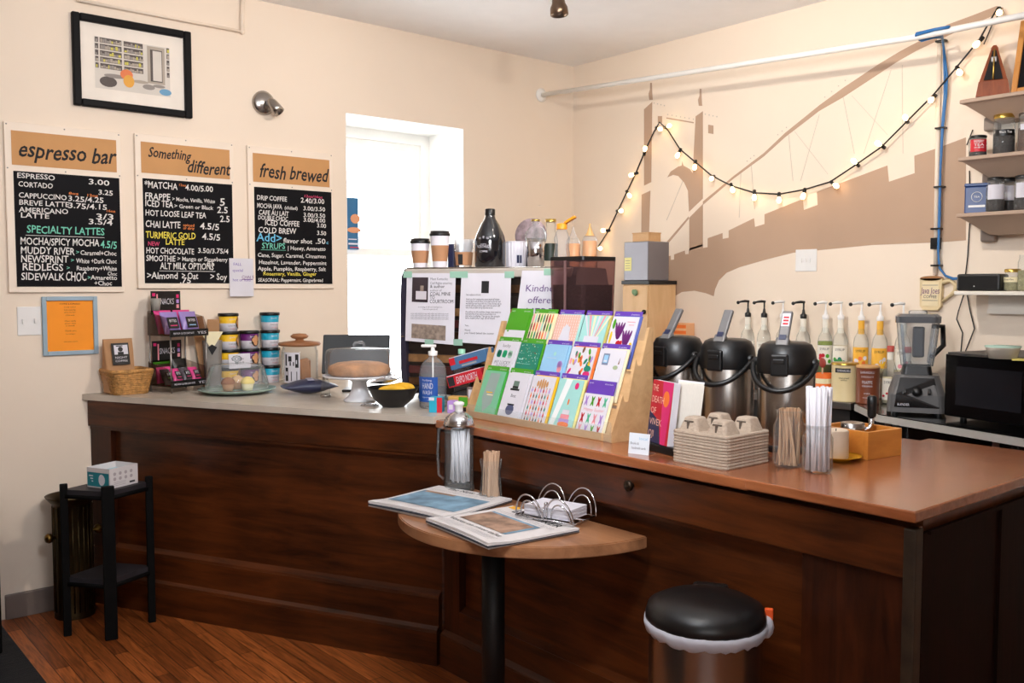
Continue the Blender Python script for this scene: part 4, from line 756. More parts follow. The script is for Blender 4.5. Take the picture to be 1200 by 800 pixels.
def sheet(name, label, quad, deco, tapes, mats_):
    pts = [paperpt(*p) for p in quad]; o0 = Vector((pts[0][0], pts[0][1], 0)); root = LC(e0, NM-.018)-EV*0
    t = thing(name, label, 'paper', LC(e0-pts[3][0], NM-.018, pts[3][1]), RZL, 'papers taped to the espresso machine')
    L = [(a-pts[3][0], b-pts[3][1]) for a, b in pts]     # tl,tr,br,bl
    bil = lambda u, v: (L[0][0]*(1-u)*(1-v)+L[1][0]*u*(1-v)+L[2][0]*u*v+L[3][0]*(1-u)*v, L[0][1]*(1-u)*(1-v)+L[1][1]*u*(1-v)+L[2][1]*u*v+L[3][1]*(1-u)*v)
    o = MB(); o.prism([L[3], L[2], L[1], L[0]], -.001, .0005, lambda u, v, w: (u, w, v), 0)
    for d in deco:
        if d[0] == 't':
            x, z = bil(d[2], d[3]); o.text(d[1], x, z, d[4], -.0016, d[6], d[5]*(L[1][0]-L[0][0]), d[7] if len(d) > 7 else 0)
        else:
            q = [bil(d[1], d[4]), bil(d[2], d[4]), bil(d[2], d[3]), bil(d[1], d[3])]; o.add([(a, -.0014-.0002*d[5], b) for a, b in q], [[0, 1, 2, 3]], d[5])
    o.build('sheet', mats_, t)
    for (u, v) in tapes:
        x, z = bil(u, v); MB().box(x-.022, x+.022, -.003, -.002, z-.014, z+.014, 0, Matrix.Translation((0, 0, 0))).build('tape', tape, t)
pm = [paper, ink, grey_ink, mat('photo_red', (150, 60, 60), .6), mat('photo_dark', (52, 40, 46), .6, var=.3), mat('photo_light', (206, 200, 206), .6), mat('photo_stone', (140, 124, 112), .6, var=.4, vscale=50)]
sheet('event_flyer', 'white flyer with a portrait photo, leftmost of the taped papers', [(477, 320), (534, 320), (532, 404), (475, 399)],
 [('r', .12, .45, .06, .42, 4), ('r', .12, .45, .06, .2, 3), ('r', .2, .42, .26, .38, 5), ('r', .29, .36, .18, .26, 6), ('r', .31, .34, .27, .36, 4)]+[('t', s, .49, v, z, w, c) for s, v, z, w, c in (('Meet Kentucky', .1, .012, .36, 2), ('Civil Rights attorney', .16, .012, .45, 2), ('& author', .21, .014, .3, 1), ('author of', .26, .01, .24, 2), ('COAL MINE', .32, .016, .42, 1), ('TO', .37, .016, .1, 1), ('COURTROOM', .43, .017, .48, 1))]+[('t', 'an evening of talk and readings here', .25, .5, .007, .5, 2), ('t', 'free and open to all', .35, .53, .007, .3, 2)]+[('t', 'come early and find a seat with coffee and cake in the room', .1, .6+.025*k, .007, .78, 2) for k in range(4)]+
 [('r', .13, .83, .74, .95, 6), ('r', .55, .83, .74, .95, 4), ('r', .66, .8, .78, .94, 5), ('r', .13, .35, .85, .95, 4), ('r', .36, .65, .87, .95, 5)], [(.02, .02), (.98, .02), (.5, 1.0)], pm)
sheet('letter_sheet', 'white typed letter with a small dark logo, middle one of the taped papers', [(541, 320), (599, 320), (597, 405), (537, 401)],
 [('r', .42, .57, .11, .28, 1), ('r', .46, .53, .14, .19, 0), ('r', .44, .49, .21, .24, 0), ('t', 'Dear neighbors and friends,', .12, .32, .008, .3, 1)]+[('t', s, .12, .385+.03*k, .009, w, 1) for k, (s, w) in enumerate((('thank you for keeping this room warm all winter', .68), ('we are glad to see so many of you back at the bar and', .7), ('we hope the new hours suit you. If they do not, say so', .72), ('and we will look at them again with the whole staff', .7), ('over a fresh pot before the spring comes around', .55), ('', .1), ('the notices on this machine change every week so', .72), ('look here first if you want to know what is on', .62), ('and who is playing. Tips go to the people', .7), ('who made your cup, all of them', .6))) if s]+[('t', 'Yours,', .12, .76, .008, .08, 1), ('t', 'Warmly', .12, .83, .009, .12, 1), ('t', 'your friends behind the counter', .12, .87, .009, .6, 1)], [(.04, .02), (.97, .02), (.0, 1.0)], pm)
sheet('kindness_sign', 'white sign with purple hand lettering behind the coffee grinder', [(612, 317), (665, 317), (659, 391), (603, 388)],
 [('t', 'Kindness', .12, .34, .03, .8, 1, .15), ('t', 'offered', .2, .53, .03, .62, 1, .15), ('t', 'HERE', .2, .74, .036, .62, 1)], [(.6, .02)], [paper, mat('violet_ink', (90, 50, 120), .7)])
MT = 1.612
def on_top(px, n): return atn(px, NM+n, MT)
def coffee_cup(label, loc, k):
    t = thing('coffee_cup', label, 'cup', loc, RZL, 'lidded paper cups on the espresso machine'); h = .135*k
    MB().lathe([(0, 0), (.03, 0), (.031, .003), (.044, h), (0, h)], seg=30).build('cup_body', paper, t)
    f = lambda z: .03+.014*z/h+.0012
    MB().shell([(f(h*.2), h*.2), (f(h*.68), h*.68)], seg=30).build('sleeve', brown_s, t)
    MB().lathe([(.0455, h-.004), (.0475, h), (.0475, h+.005), (.044, h+.008), (.042, h+.018), (.037, h+.018), (.035, h+.012), (0, h+.012)], seg=30).build('lid', black, t)
brown_s = mat('brown_sleeve', (176, 128, 92), .75)
coffee_cup('smaller lidded paper coffee cup at the left end of the machine top', on_top(493, .10), .86); coffee_cup('taller lidded paper coffee cup second on the machine top', on_top(516, .10), 1.1)
pbox('napkin_box', 'narrow navy box between the tall paper cup and the clear cup', 'box', on_top(532, .18), .03, .06, .11, RZL, navy)
q = on_top(544, .12); t = thing('plastic_cup', 'clear plastic cups stacked in a brown sleeve beside the dark growler', 'cup', q, RZL)
MB().shell([(0, .001), (.034, .001), (.046, .118), (.048, .12)], seg=28).build('cup_body', clearp, t); MB().shell([(.0355, .012), (.0415, .07)], seg=28).build('sleeve', brown_s, t)
MB().shell([(.03, .05), (.043, .125), (.045, .128)], seg=28).build('inner_cup', glass('frosted_cup', (.9, .92, .95), .6, .2, .3, (.8, .82, .86)), t); o = MB(); o.quad([(.039*math.sin(-.2), -.0415, .015), (.0395*math.sin(.35), -.0395, .015), (.0425*math.sin(.35), -.0425, .06), (.0425*math.sin(-.2), -.0445, .06)]); o.build('label', ink, t)
q = on_top(574.5, .12); t = thing('growler', 'dark glass growler jug with a white printed crest on the machine top', 'bottle', q, RZL)
MB().lathe([(0, 0), (.064, 0), (.068, .006), (.069, .115), (.064, .14), (.042, .19), (.026, .215), (.02, .235), (.021, .252), (0, .252)], seg=36).build('jug', mat('dark_glass', (16, 18, 24), .08, spec=.7, coat=.6), t)
MB().lathe([(.023, .232), (.023, .256), (.02, .26), (0, .26)], seg=20).build('cap', black, t)
o = MB(); o.text('NORTHSIDE', 0, .085, .014, 0, 0, .07, 0, 'c', cyl=.0702); o.text('COFFEE', 0, .066, .009, 0, 0, .04, 0, 'c', cyl=.0702); o.text('growler', 0, .1, .006, 0, 0, .03, 0, 'c', cyl=.0702)
for z in (.12, .125): o.text('~ * ~', 0, z, .014, 0, 0, .05, 0, 'c', cyl=.0702)
o.build('lettering', paper, t)
q = on_top(604.5, .19); t = thing('paper_cup_stack', 'stack of white paper cups right of the dark growler', 'cups', q, RZL)
b = MB(); n = 48
b.cap = False
for k in range(1): b.lathe([(.043, 0), (.043, .112)], seg=40)
b.cap = True; b.lathe([(.0415, .112), (.044, .112), (.044, .117), (.041, .117)], seg=40)
for k in range(16):
    a = 2*PI*k/16; b.tube([(.043*math.cos(a), .043*math.sin(a), 0), (.043*math.cos(a), .043*math.sin(a), .112)], .0025, 5)
b.build('cup_body', paper, t); o = MB(); o.quad([(.0462*math.sin(a), -.0462*math.cos(a), z) for a, z in ((.5, .02), (1.0, .02), (1.0, .055), (.5, .055))]); o.build('label', navy, t)
q = on_top(627.5, .12); t = thing('cocktail_shaker', 'silver metal canister with a clear bottle neck rising from it', 'shaker', q, RZL)
MB().lathe([(0, 0), (.036, 0), (.043, .125), (.041, .125), (0, .12)], seg=36).build('tin', chrome, t); MB().shell([(.046, .118), (.046, .145), (.034, .168), (.016, .182), (.015, .2), (.019, .202)], seg=30).build('glass_body', clear, t)
MB().lathe([(.02, .2), (.02, .207), (0, .207)], seg=16).build('cap', gold, t)
q = on_top(645, .2); t = thing('syrup_bottle', 'bottle with a gold cap and dark label behind the silver canister', 'bottle', q, RZL)
MB().shell([(0, .001), (.03, .001), (.032, .006), (.032, .12), (.026, .15), (.02, .165), (.02, .205)], seg=24).build('glass_body', clear, t); MB().lathe([(.0245, .2), (.0245, .213), (0, .213)], seg=20).build('cap', gold, t)
MB().shell([(.0327, .03), (.0327, .105)], seg=24).build('label', mat('dark_green_label', (36, 46, 36), .5), t)
q = on_top(658, .1); t = thing('squeeze_bottle', 'squeeze bottle with an open orange flip cap on the machine top', 'bottle', q, RZL)
MB().shell([(0, .001), (.033, .001), (.035, .008), (.034, .06), (.03, .09), (.034, .12), (.02, .16), (.02, .165)], seg=26).build('bottle_body', clearp, t); MB().lathe([(0, .003), (.032, .003), (.033, .04), (0, .042)], seg=20).build('contents', mat('dark_jam', (70, 36, 40), .4, var=.4), t)
MB().lathe([(.023, .16), (.023, .182), (.012, .186), (0, .186)], seg=20).build('cap', mat('orange_cap', (236, 152, 30), .4), t); MB().box(-.004, .05, -.013, .013, -.005, .006, 0, Ry(.018, 0, .188, ry=-.5), bev=.003).build('flip_lid', MATS['orange_cap'], t)
for i, (px, n, h, lb) in enumerate(((671, .38, .115, 'amber sauce squeeze bottle with a pointed nozzle above the grinder hopper'), (690.5, .36, .125, 'amber sauce bottle at the right end of the machine top'))):
    q = on_top(px, n); t = thing('sauce_bottle', lb, 'bottle', q, RZL)
    MB().lathe([(0, .001), (.031, .001), (.033, .006), (.033, h*.97), (0, h*.975)], seg=24).build('contents', mat('caramel_sauce', (214, 150, 88), .35, var=.06), t)
    MB().shell([(.0338, .0), (.0338, h), (.024, h+.02)], seg=24).build('bottle_body', clearp, t); MB().lathe([(.024, h+.018), (.016, h+.03), (.005, h+.06), (.004, h+.075), (0, h+.075)], seg=16).build('nozzle', (clearp, mat('amber_cap', (206, 160, 100), .4))[i], t)
q = atn(622, NM+.34, MT); t = thing('round_plaque', 'round mottled grey and pink plaque standing behind the silver canister', 'plaque', q, RZL)
MB().lathe([(0, -.005), (.078, -.005), (.08, 0), (.078, .005), (0, .005)], seg=40, M=Ry(0, 0, .15, rx=PI/2)).build('disc', mat('mottled_plaque', (140, 122, 126), .7, var=.7, vscale=26), t); MB().box(-.04, .04, -.02, .02, 0, .075, bev=.004).build('stand', black, t)
# ------------------------------------------------------------------ grinder, card rack, right bar
q = Vector((2.588, 2.645, ZR_)); t = thing('coffee_grinder', 'coffee grinder with a big smoky bean hopper behind the greeting cards', 'grinder', q, R(-90))
MB().box(-.085, .085, -.09, .09, 0, .30, bev=.015).build('body', black, t); MB().box(-.03, .03, .085, .12, .16, .24, bev=.006).build('spout', black, t)
loft(MB(), [[(x, y, .30) for x, y in rrect(.12, .12, .03)], [(x, y, .40) for x, y in rrect(.19, .18, .02)], [(x, y, .63) for x, y in rrect(.2, .19, .02)]], cap1=False).build('hopper', glass('smoky_hopper', (.66, .5, .5), .7, .05, .22, (.16, .09, .09)), t)
loft(MB(), [[(x, y, .305) for x, y in rrect(.11, .11, .03)], [(x, y, .40) for x, y in rrect(.18, .17, .02)], [(x, y, .535) for x, y in rrect(.186, .176, .02)]]).build('beans', coffee, t)
loft(MB(), [[(x, y, .63) for x, y in rrect(.2, .192, .02)], [(x, y, .645) for x, y in rrect(.2, .192, .02)]], sm=False).build('lid', black, t)
MB().box(-.004, .004, -.1, -.094, .40, .63).build('seam', mat('seam_plastic', (120, 90, 90), .3), t)
KX, KY = 2.245, 2.965
t = thing('card_rack', 'three-tier blond wood rack of greeting cards on the long bar', 'card rack', (KX, KY, ZR_), RZR)
pine = wood('blond_wood', (186, 142, 96), (216, 176, 128), .5, 3, 0, 6)
KL = .815; st = [(0, 0), (0, .035), (.052, .16), (.06, .135), (.078, .135), (.118, .28), (.124, .255), (.143, .255), (.185, .385), (.205, .385), (.205, 0)]
for x in (0, KL-.012): MB().prism(st, x, x+.012, lambda u, v, w: (w, u, v)).build('side_panel', pine, t)
for r in range(3):
    y, z = .012+.064*r, .008+.115*r; MB().box(.012, KL-.012, y-.006, y+.056, z-.008, z, bev=.002).build('ledge', pine, t); MB().box(.012, KL-.012, .009, .013, .0, .11, 0, Ry(0, y+.002, z, rx=R(-21)), bev=.001).build('backboard', pine, t)
MB().box(.012, KL-.012, .0, .006, 0, .028, bev=.002).build('lip', pine, t); MB().box(.012, KL-.05, -.003, -.001, .004, .055).build('acrylic_lip', clear, t)
MB().box(KL-.035, KL, -.006, -.003, .0, .07).build('acrylic_lip', clear, t)
cards = [  # row, col, base, header, envelope, label
 (2, 0, 'solid', green, green, 'plain green card with a white lower band, top row'), (2, 1, 'feathers', green, cream_p, 'cream card with rows of colourful feathers, top row'), (2, 2, 'gingham', purple, mint, 'pink gingham card with a pale blank shape, top row'), (2, 3, 'rays', purple, mat('olive_envelope', (196, 180, 96), .6), 'mint card with fanning white stripes, top row'), (2, 4, 'tulips', purple, mat('blue_envelope', (84, 96, 170), .6), 'white card with purple tulips, top row by the grinder end'),
 (1, 0, 'shamrock', green, paper, 'white card with three green shamrocks, middle row'), (1, 1, 'sparkle', green, green, 'teal card with white sparkles, middle row'), (1, 2, 'sky', purple, skyb, 'pale blue card with a pink flower, middle row'), (1, 3, 'leaves', purple, orange, 'white card scattered with coloured leaves, middle row'), (1, 4, 'phone', purple, cream_p, 'white card with a small grey phone, middle row'),
 (0, 0, 'grey', green, mat('bright_green_envelope', (60, 168, 60), .6), 'translucent green card at the front left end of the rack'), (0, 1, 'hat', green, paper, 'white card with a hat and a dark pot, front row'), (0, 2, 'people', purple, yellow, 'white card with a grid of tiny figures, yellow envelope, front row'), (0, 3, 'cake', purple, mat('pale_yellow_envelope', (232, 220, 140), .6), 'shiny mint card with a layer cake, front row'), (0, 4, 'crosses', purple, cream_p, 'white card with pastel crosses under a large purple header, front row')]
g = random.Random(4)
for r, c, kind, hdr, env, lb in cards:
    x = .030+.1455*c+.002*c; y, z = .013+.064*r, .0085+.115*r; tilt = R(-21)
    loc = Vector((KX+y, KY-x, ZR_+z)); u = thing('greeting_card', lb, 'card', loc, RZR, 'greeting cards in the three-tier rack')
    M_ = Matrix.Rotation(tilt, 4, 'X'); w, h = .127, .193; big = kind == 'crosses'
    if big: h = .15
    lay = {'a': 0}; o = MB(); ms = []
    def mi(m):
        if m not in ms: ms.append(m)
        return ms.index(m)
    base = {'solid': green, 'feathers': cream_p, 'gingham': mat('gingham', (240, 214, 204), .6), 'rays': mint, 'sparkle': teal, 'sky': skyb, 'grey': mat('green_tint', (120, 190, 150), .35), 'cake': mint}.get(kind, paper)
    o.box(0, w, -.002, .001, 0, h, mi(base), M_)
    Y_ = -.0026
    ZM = lambda v: v if r == 0 else .40+.60*v
    def rc(x0, x1, z0, z1, m, k=0): o.rect(x0*w, x1*w, ZM(z0)*h, ZM(z1)*h, Y_-.0003*k, mi(m), M_)
    def el(cx, cz, rx, rz_, m, k=0, rot=0, n=12): o.add([(cx*w+rx*math.cos(a)*math.cos(rot)-rz_*math.sin(a)*math.sin(rot), Y_-.0003*k, ZM(cz)*h+rx*math.cos(a)*math.sin(rot)+rz_*math.sin(a)*math.cos(rot)) for a in [2*PI*i/n for i in range(n)]], [list(range(n))], mi(m), False, M_)
    if kind == 'solid': rc(0, 1, 0, .36, paper); el(.15, .32, .006, .004, green, 1)
    elif kind == 'feathers':
        for i in range(8):
            for j, zz in enumerate((.2, .52, .82)): el(.07+.125*i, zz, .0045, .022, (ink, green, teal, brown, red, orange, rose, mint)[(i+j*3) % 8], 1); rc(.065+.125*i, .072+.125*i, zz-.2, zz-.05, brown, 2)
    elif kind == 'gingham':
        for i in range(10): rc(.1*i, .1*i+.04, 0, 1, mat('gingham_stripe', (236, 170, 150), .6), 1); rc(0, 1, .1*i, .1*i+.04, mat('gingham_stripe_b', (232, 190, 170), .6), 2)
        o.add([(.28*w, Y_-.001, .4*h), (.78*w, Y_-.001, .4*h), (.68*w, Y_-.001, .73*h), (.5*w, Y_-.001, .8*h), (.36*w, Y_-.001, .7*h)], [[0, 1, 2, 3, 4]], mi(paper), False, M_)
    elif kind == 'rays':
        for i in range(6): a = -.5+.2*i; o.add([((.5+a*.3)*w, Y_, .55*h), ((.5+a*.3+.04)*w, Y_, .55*h), ((.5+a+.09)*w, Y_, h), ((.5+a)*w, Y_, h)], [[0, 1, 2, 3]], mi((paper, rose, cream_p)[i % 3]), False, M_)
        rc(.2, .8, 0, .3, paper, 1)
    elif kind == 'tulips':
        for (cx, cz) in ((.38, .5), (.72, .25)):
            for a in (-.5, -.2, .1, .4): el(cx+a*.22, cz+.03, .006, .034, (purple, plum, lav)[int(a*10) % 3], 1, -a*.6)
        el(.12, .75, .007, .02, green, 1); el(.1, .3, .006, .024, yellow, 1)
        for k in range(4): el(.4+.05*k, .1+.02*(k % 2), .006, .012, red, 1)
        el(.92, .1, .007, .008, yellow, 1); rc(.6, .9, .82, .84, rose); rc(.68, .88, .72, .74, rose)
    elif kind == 'shamrock':
        for i, m_ in enumerate((teal, mat('mint_green', (40, 190, 130), .3), mat('pale_green_leaf', (160, 200, 180), .5))):
            for a in range(4): el(.24+.27*i+.055*math.cos(a*PI/2+.7), .55+.05*math.sin(a*PI/2+.7), .009, .012, m_, 1)
        o.text('lucky', .5*w, .88*h, .014, Y_, mi(grey_ink), .05, 0, 'c', M_); o.text('MY LUCKY', .5*w, .50*h, .016, Y_, mi(grey_ink), .1, 0, 'c', M_); o.text('CHARM', .5*w, .42*h, .014, Y_, mi(grey_ink), .07, 0, 'c', M_)
    elif kind == 'sparkle':
        for i in range(60): el(g.uniform(.05, .95), g.uniform(.25, .97)**1, .0016*g.uniform(.6, 1.8), .0016*g.uniform(.6, 1.8), (paper, mint, cream_p, brown)[g.randrange(4)], 1, 0, 6)
        rc(.1, .3, .4, .44, mint); rc(.1, .7, .26, .27, mint)
    elif kind == 'sky':
        for k in range(5): el(.82+.05*math.cos(k*1.25), .35+.05*math.sin(k*1.25), .008, .01, lav, 1)
        el(.84, .2, .012, .014, rose, 1); el(.5, .7, .008, .008, mint, 1); rc(.2, .6, .55, .56, paper)
    elif kind == 'leaves':
        for i in range(22): el(g.uniform(.06, .94), g.uniform(.06, .94), .006, .013, (yellow, teal, rose, lav, green, orange, brown, pink)[i % 8], 1, g.uniform(-.6, .6))
        el(.84, .3, .018, .012, teal, 2); el(.84, .12, .018, .012, pink, 2)
    elif kind == 'phone':
        rc(.18, .42, .48, .85, mat('slate_blue_print', (116, 128, 156), .5)); rc(.22, .38, .55, .8, skyb, 1); rc(.24, .36, .58, .63, paper, 2); o.add([(.8*w, Y_, .72*h), (.85*w, Y_, .72*h), (.84*w, Y_, .86*h)], [[0, 1, 2]], mi(brown), False, M_); el(.74, .42, .012, .008, mat('sage', (160, 176, 140), .6), 1)
    elif kind == 'grey':
        o.add([(.3*w, Y_, .95*h), (.78*w, Y_, .95*h), (.72*w, Y_, .3*h), (.4*w, Y_, .1*h), (.2*w, Y_, .4*h)], [[0, 1, 2, 3, 4]], mi(mat('grey_print_shape', (150, 168, 162), .4)), False, M_); rc(.35, .65, .52, .545, yellow, 1); rc(.4, .7, .47, .49, cream_p, 1)
    elif kind == 'hat':
        rc(.36, .62, .66, .84, mat('sage_dark', (104, 124, 112), .6)); rc(.28, .7, .64, .68, ink, 1); rc(.36, .62, .69, .73, ink, 1); o.text('Best', .5*w, .5*h, .013, Y_, mi(ink), .03, 0, 'c', M_); el(.5, .24, .024, .022, mat('slate_blue_pot', (78, 84, 116), .5), 1); rc(.34, .66, .33, .36, ink, 2)
    elif kind == 'people':
        for i in range(7):
            for j in range(6): el(.12+.125*i, .1+.12*j, .0038, .0085, (brown, red, teal, rose, orange, lav)[(i*2+j) % 6], 1); el(.12+.125*i, .155+.12*j, .0028, .0028, kraftb, 2)
        for i, hh in enumerate((.02, .03, .038, .03, .02)): el(.3+.1*i, .84, .006, hh*.6, kraftb, 1)
    elif kind == 'cake':
        o.add([(.3*w, Y_, h), (.55*w, Y_, h), (.2*w, Y_, 0), (.02*w, Y_, 0)], [[0, 1, 2, 3]], mi(mat('painted_gleam', (236, 240, 240), .08, spec=.9)), False, M_)  # pale slanting gleam painted across the glossy card
        for k in range(4): rc(.4+.035*k, .82-.035*k, .14+.09*k, .225+.09*k, (lav, rose, paper, mint)[k], 1)
        el(.62, .12, .03, .01, orange, 2); el(.78, .88, .01, .013, pink, 1); el(.61, .56, .004, .012, orange, 2)
    elif kind == 'crosses':
        for j in range(3):
            for i in range(4):
                m_ = (lav, green, red, mat('sea_green', (90, 190, 150), .5), rose)[(i+j*2) % 5]; zz = (.82, .40, .13)[j]
                for a in (.35, -.35): el(.14+.24*i, zz, .004, .02, m_, 1, a)
        o.text('Happy Easter', .5*w, .58*h, .012, Y_, mi(rose), .1, 0, 'c', M_)
    o.build('card_front', ms, u)
    MB().box(.012, w+.012, .0015, .004, .002, h+(.004 if not big else .0), 0, M_).build('envelope', env, u)
    hh = .022 if not big else .052
    o = MB(); o.box(-.002, w+.004, .0045, .0065, h-.01, h+hh, 0, M_); o.text('cards', .02*w, h+hh-.014, .007, .0042, 1, .02, 0, 'l', M_); o.text('all occasions', .62*w, h+hh-.014, .006, .0042, 1, .04, 0, 'l', M_); o.build('header_tab', [hdr, paper], u)
# little acrylic sign, books, cup carriers, jars
q = onr(743, 533); t = thing('sign_holder', 'small clear stand with a white printed card in front of the red book', 'sign', (q.x+.02, q.y, ZR_), RZR+.25)
o = MB(); M_ = Matrix.Rotation(R(-8), 4, 'X'); o.box(-.036, .036, -.0012, .0012, 0, .066, 0, M_); o.text('Books &', -.03, .03, .008, -.002, 1, .03, 0, 'l', M_); o.text('handmade cards', -.025, .016, .008, -.002, 1, .05, 0, 'l', M_); o.text('local', -.0, .046, .009, -.002, 2, .03, 0, 'l', M_); o.build('card', [mat('pale_card', (222, 230, 238), .6), grey_ink, skyb], t)
MB().box(-.037, .037, 0.002, .045, 0, .0025).build('foot', clear, t)
q = Vector((2.215, 1.952, ZR_))
t = thing('book', 'red and navy hardcover book standing upright facing the room', 'book', (2.245, 1.938, ZR_+.0265), R(-110), 'books on the small black easel')
M_ = Matrix.Rotation(R(-7), 4, 'X'); bw_, bh_ = .132, .2
o = MB(); o.box(-.066, .066, -.012, .012, 0, bh_, 0, M_, bev=.001); o.rect(-.066, .066, 0, bh_, -.0126, 1, M_)
o.add([(-.066, -.013, .0), (.02, -.013, 0), (.0, -.013, .07), (-.066, -.013, .1)], [[0, 1, 2, 3]], 2, False, M_); o.add([(.02, -.0131, 0), (.05, -.0131, 0), (.066, -.0131, bh_), (.0, -.0131, bh_)], [[0, 1, 2, 3]], 3, False, M_)
o.add([(.03+.02*math.cos(k*PI/8), -.0135, .145+.026*math.sin(k*PI/8)) for k in range(16)], [list(range(16))], 4, False, M_)
for s, z in (('THE', .165), ('DEATH', .128), ('OF', .092), ('VIVEK', .056), ('OJI', .018)): o.text(s, -.06, z, .022, -.014, 5, .035 if len(s) < 4 else .078, 0, 'l', M_)
o.build('cover', [paper, red, mat('navy_cover', (36, 40, 78), .4), pink, orange, mat('cover_lettering', (240, 190, 170), .5)], t)
t = thing('book', 'thick pale-covered book standing just behind the red book', 'book', (2.300, 1.884, ZR_+.0265), R(-50), 'books on the small black easel')
o = MB(); o.box(-.04, .04, -.03, .03, 0, .195, 0, Matrix.Rotation(R(6), 4, 'Y'), bev=.001); o.box(-.0415, .0415, .028, .031, 0, .2, 1, Matrix.Rotation(R(6), 4, 'Y')); o.build('book_body', [mat('page_block', (222, 216, 206), .8, var=.06, vscale=80, stretch=(20, 1, 1)), paper], t)
t = thing('book_easel', 'small black easel holding the red book upright', 'easel', (2.250, 1.905, ZR_), R(-100))
MB().box(-.085, .075, -.03, .05, 0, .026, bev=.003).build('base', black, t)
pulp = mat('grey_pulp', (178, 160, 142), .9, var=.08, vscale=60, bump=.4, bscale=160)
cx_, cy_, cw, cd = 2.262, 1.712, .222, .205
NC = 11
for k in range(NC):
    b = MB(); z0 = ZR_+.0006+.0088*k; ww = 1-.004*((k*7) % 3); last = k == NC-1
    loft(b, [[(x*ww, y*ww, 0) for x, y in rrect(cw, cd, .022)], [(x*ww*1.01, y*ww*1.01, .0042) for x, y in rrect(cw, cd, .022)], [(x*ww*.996, y*ww*.996, .0084) for x, y in rrect(cw, cd, .022)]], sm=False)
    lb = ('cup carrier at the bottom of the grey pulp stack' if k == 0 else ('topmost grey pulp cup carrier with four raised wells' if last else 'grey pulp cup carrier inside the stack on the bar'))
    if last:
        t = thing('cup_carrier', lb, 'cup carrier', (cx_, cy_, z0), 0, 'grey pulp cup carriers in a stack'); b.build('tray', pulp, t)
        for sx, sy in ((-.058, -.052), (-.058, .052), (.058, -.052), (.058, .052)):
            w = MB(); loft(w, [[(sx+x, sy+y, .0075) for x, y in rrect(.078, .074, .014)], [(sx+x, sy+y, .045) for x, y in rrect(.05, .048, .01)], [(sx+x*.85, sy+y*.85, .048) for x, y in rrect(.05, .048, .01)]], sm=False)
            wo = w.build('well', pulp, t)
            s_ = MB(); s_.box(-.031, -.0265, -.016, .016, .034, .038, 0, Matrix.Translation((sx, sy, 0))); s_.box(-.0365, -.029, -.003, .003, .014, .036, 0, Matrix.Translation((sx, sy, 0))); s_.build('slit', mat('pulp_slot', (96, 84, 74), .9), wo)
        w = MB(); loft(w, [[(x, y, .0075) for x, y in rrect(.06, .056, .012)], [(x, y, .034) for x, y in rrect(.036, .034, .008)]], sm=False); w.build('hub', pulp, t)
    else: tag(b.build('cup_carrier', pulp, None, (cx_, cy_, z0)), lb, 'cup carrier', 'grey pulp cup carriers in a stack')
def mason(name, label, loc, r, h, group=None):
    t = thing(name, label, 'jar', loc)
    MB().shell([(0, .003), (r*.9, .003), (r, .012), (r, h*.72), (r*.8, h*.86), (r*.8, h), (r*.84, h), (r*.84, h*.97)], seg=32).build('glass_body', clear, t); return t
def sticks(name, label, cat, group, loc, n, L, r_in, top_r, w, m, g, z0=.004, round_=False, flare=1):
    proto = None
    for i in range(n):
        a = g.uniform(0, 2*PI); rr = r_in*math.sqrt(g.uniform(.02, 1)); a2 = a+g.uniform(-.9, .9)*flare; r2 = top_r*math.sqrt(g.uniform(.05, 1))
        p0 = Vector((rr*math.cos(a), rr*math.sin(a), z0)); p1 = Vector((r2*math.cos(a2), r2*math.sin(a2), z0+L)); d = (p1-p0).normalized()
        if not proto:
            b = MB()
            if round_: b.tube([(0, 0, 0), (0, 0, L)], w, 7)
            else: b.box(-w, w, -.0009, .0009, 0, L, bev=.0004)
            proto = b.build(name, m); o = proto
        else: o = proto.copy(); C.objects.link(o)
        o.location = Vector(loc)+p0+Vector((0, 0, g.uniform(0, .004))); o.rotation_euler = (Matrix.Rotation(0, 3, 'Z') @ d.to_track_quat('Z', 'Y').to_matrix() @ Matrix.Rotation(g.uniform(0, 6), 3, 'Z')).to_euler()
        tag(o, label, cat, group)
stickm = mat('birch_stick', (196, 158, 124), .7, var=.12); strawm = mat('paper_straw', (226, 224, 230), .6)
g = random.Random(11)
L1 = Vector((2.335, 1.525, ZR_+.0045)); mason('mason_jar', 'mason jar of brown stirrers beside the cup carrier stack', L1, .045, .165)
sticks('coffee_stirrer', 'thin brown wooden stirrer leaning in the mason jar by the cup carriers', 'stirrer', 'stirrers in the mason jar', L1, 36, .165, .034, .03, .0028, stickm, g)
L2 = Vector((2.325, 1.425, ZR_+.0045)); mason('mason_jar', 'mason jar of white straws nearest the bar edge', L2, .042, .135)
sticks('wrapped_straw', 'white paper-wrapped straw standing in the mason jar', 'straw', 'wrapped straws in the mason jar', L2, 38, .235, .031, .036, .0042, strawm, g, round_=True, flare=.3)
q = Vector((2.535, 1.485, ZR_+.004)); t = thing('saucer', 'yellow saucer under a cream candle behind the straw jar', 'saucer', q)
MB().lathe([(0, .002), (.035, 0), (.04, .004), (.068, .014), (.07, .016), (.06, .013), (.03, .007), (0, .007)], seg=36).build('dish', mat('yellow_glaze', (232, 176, 40), .2, coat=.4), t)
t = thing('candle', 'short cream pillar candle standing on the yellow saucer', 'candle', q+Vector((-.005, .005, .0075))); MB().lathe([(0, 0), (.037, 0), (.038, .004), (.037, .082), (.033, .086), (.028, .08), (0, .078)], seg=30).build('wax', mat('cream_wax', (226, 206, 184), .45), t); MB().tube([(0, 0, .077), (.001, 0, .088)], .0015, 6).build('wick', ink, t)
t = thing('knock_box', 'open honey-coloured wooden box at the back of the bar end', 'box', (2.690, 1.505, ZR_+.004), R(-8)); hw = wood('honey_box', (186, 112, 40), (220, 148, 66), .4, 3, 0, 6)
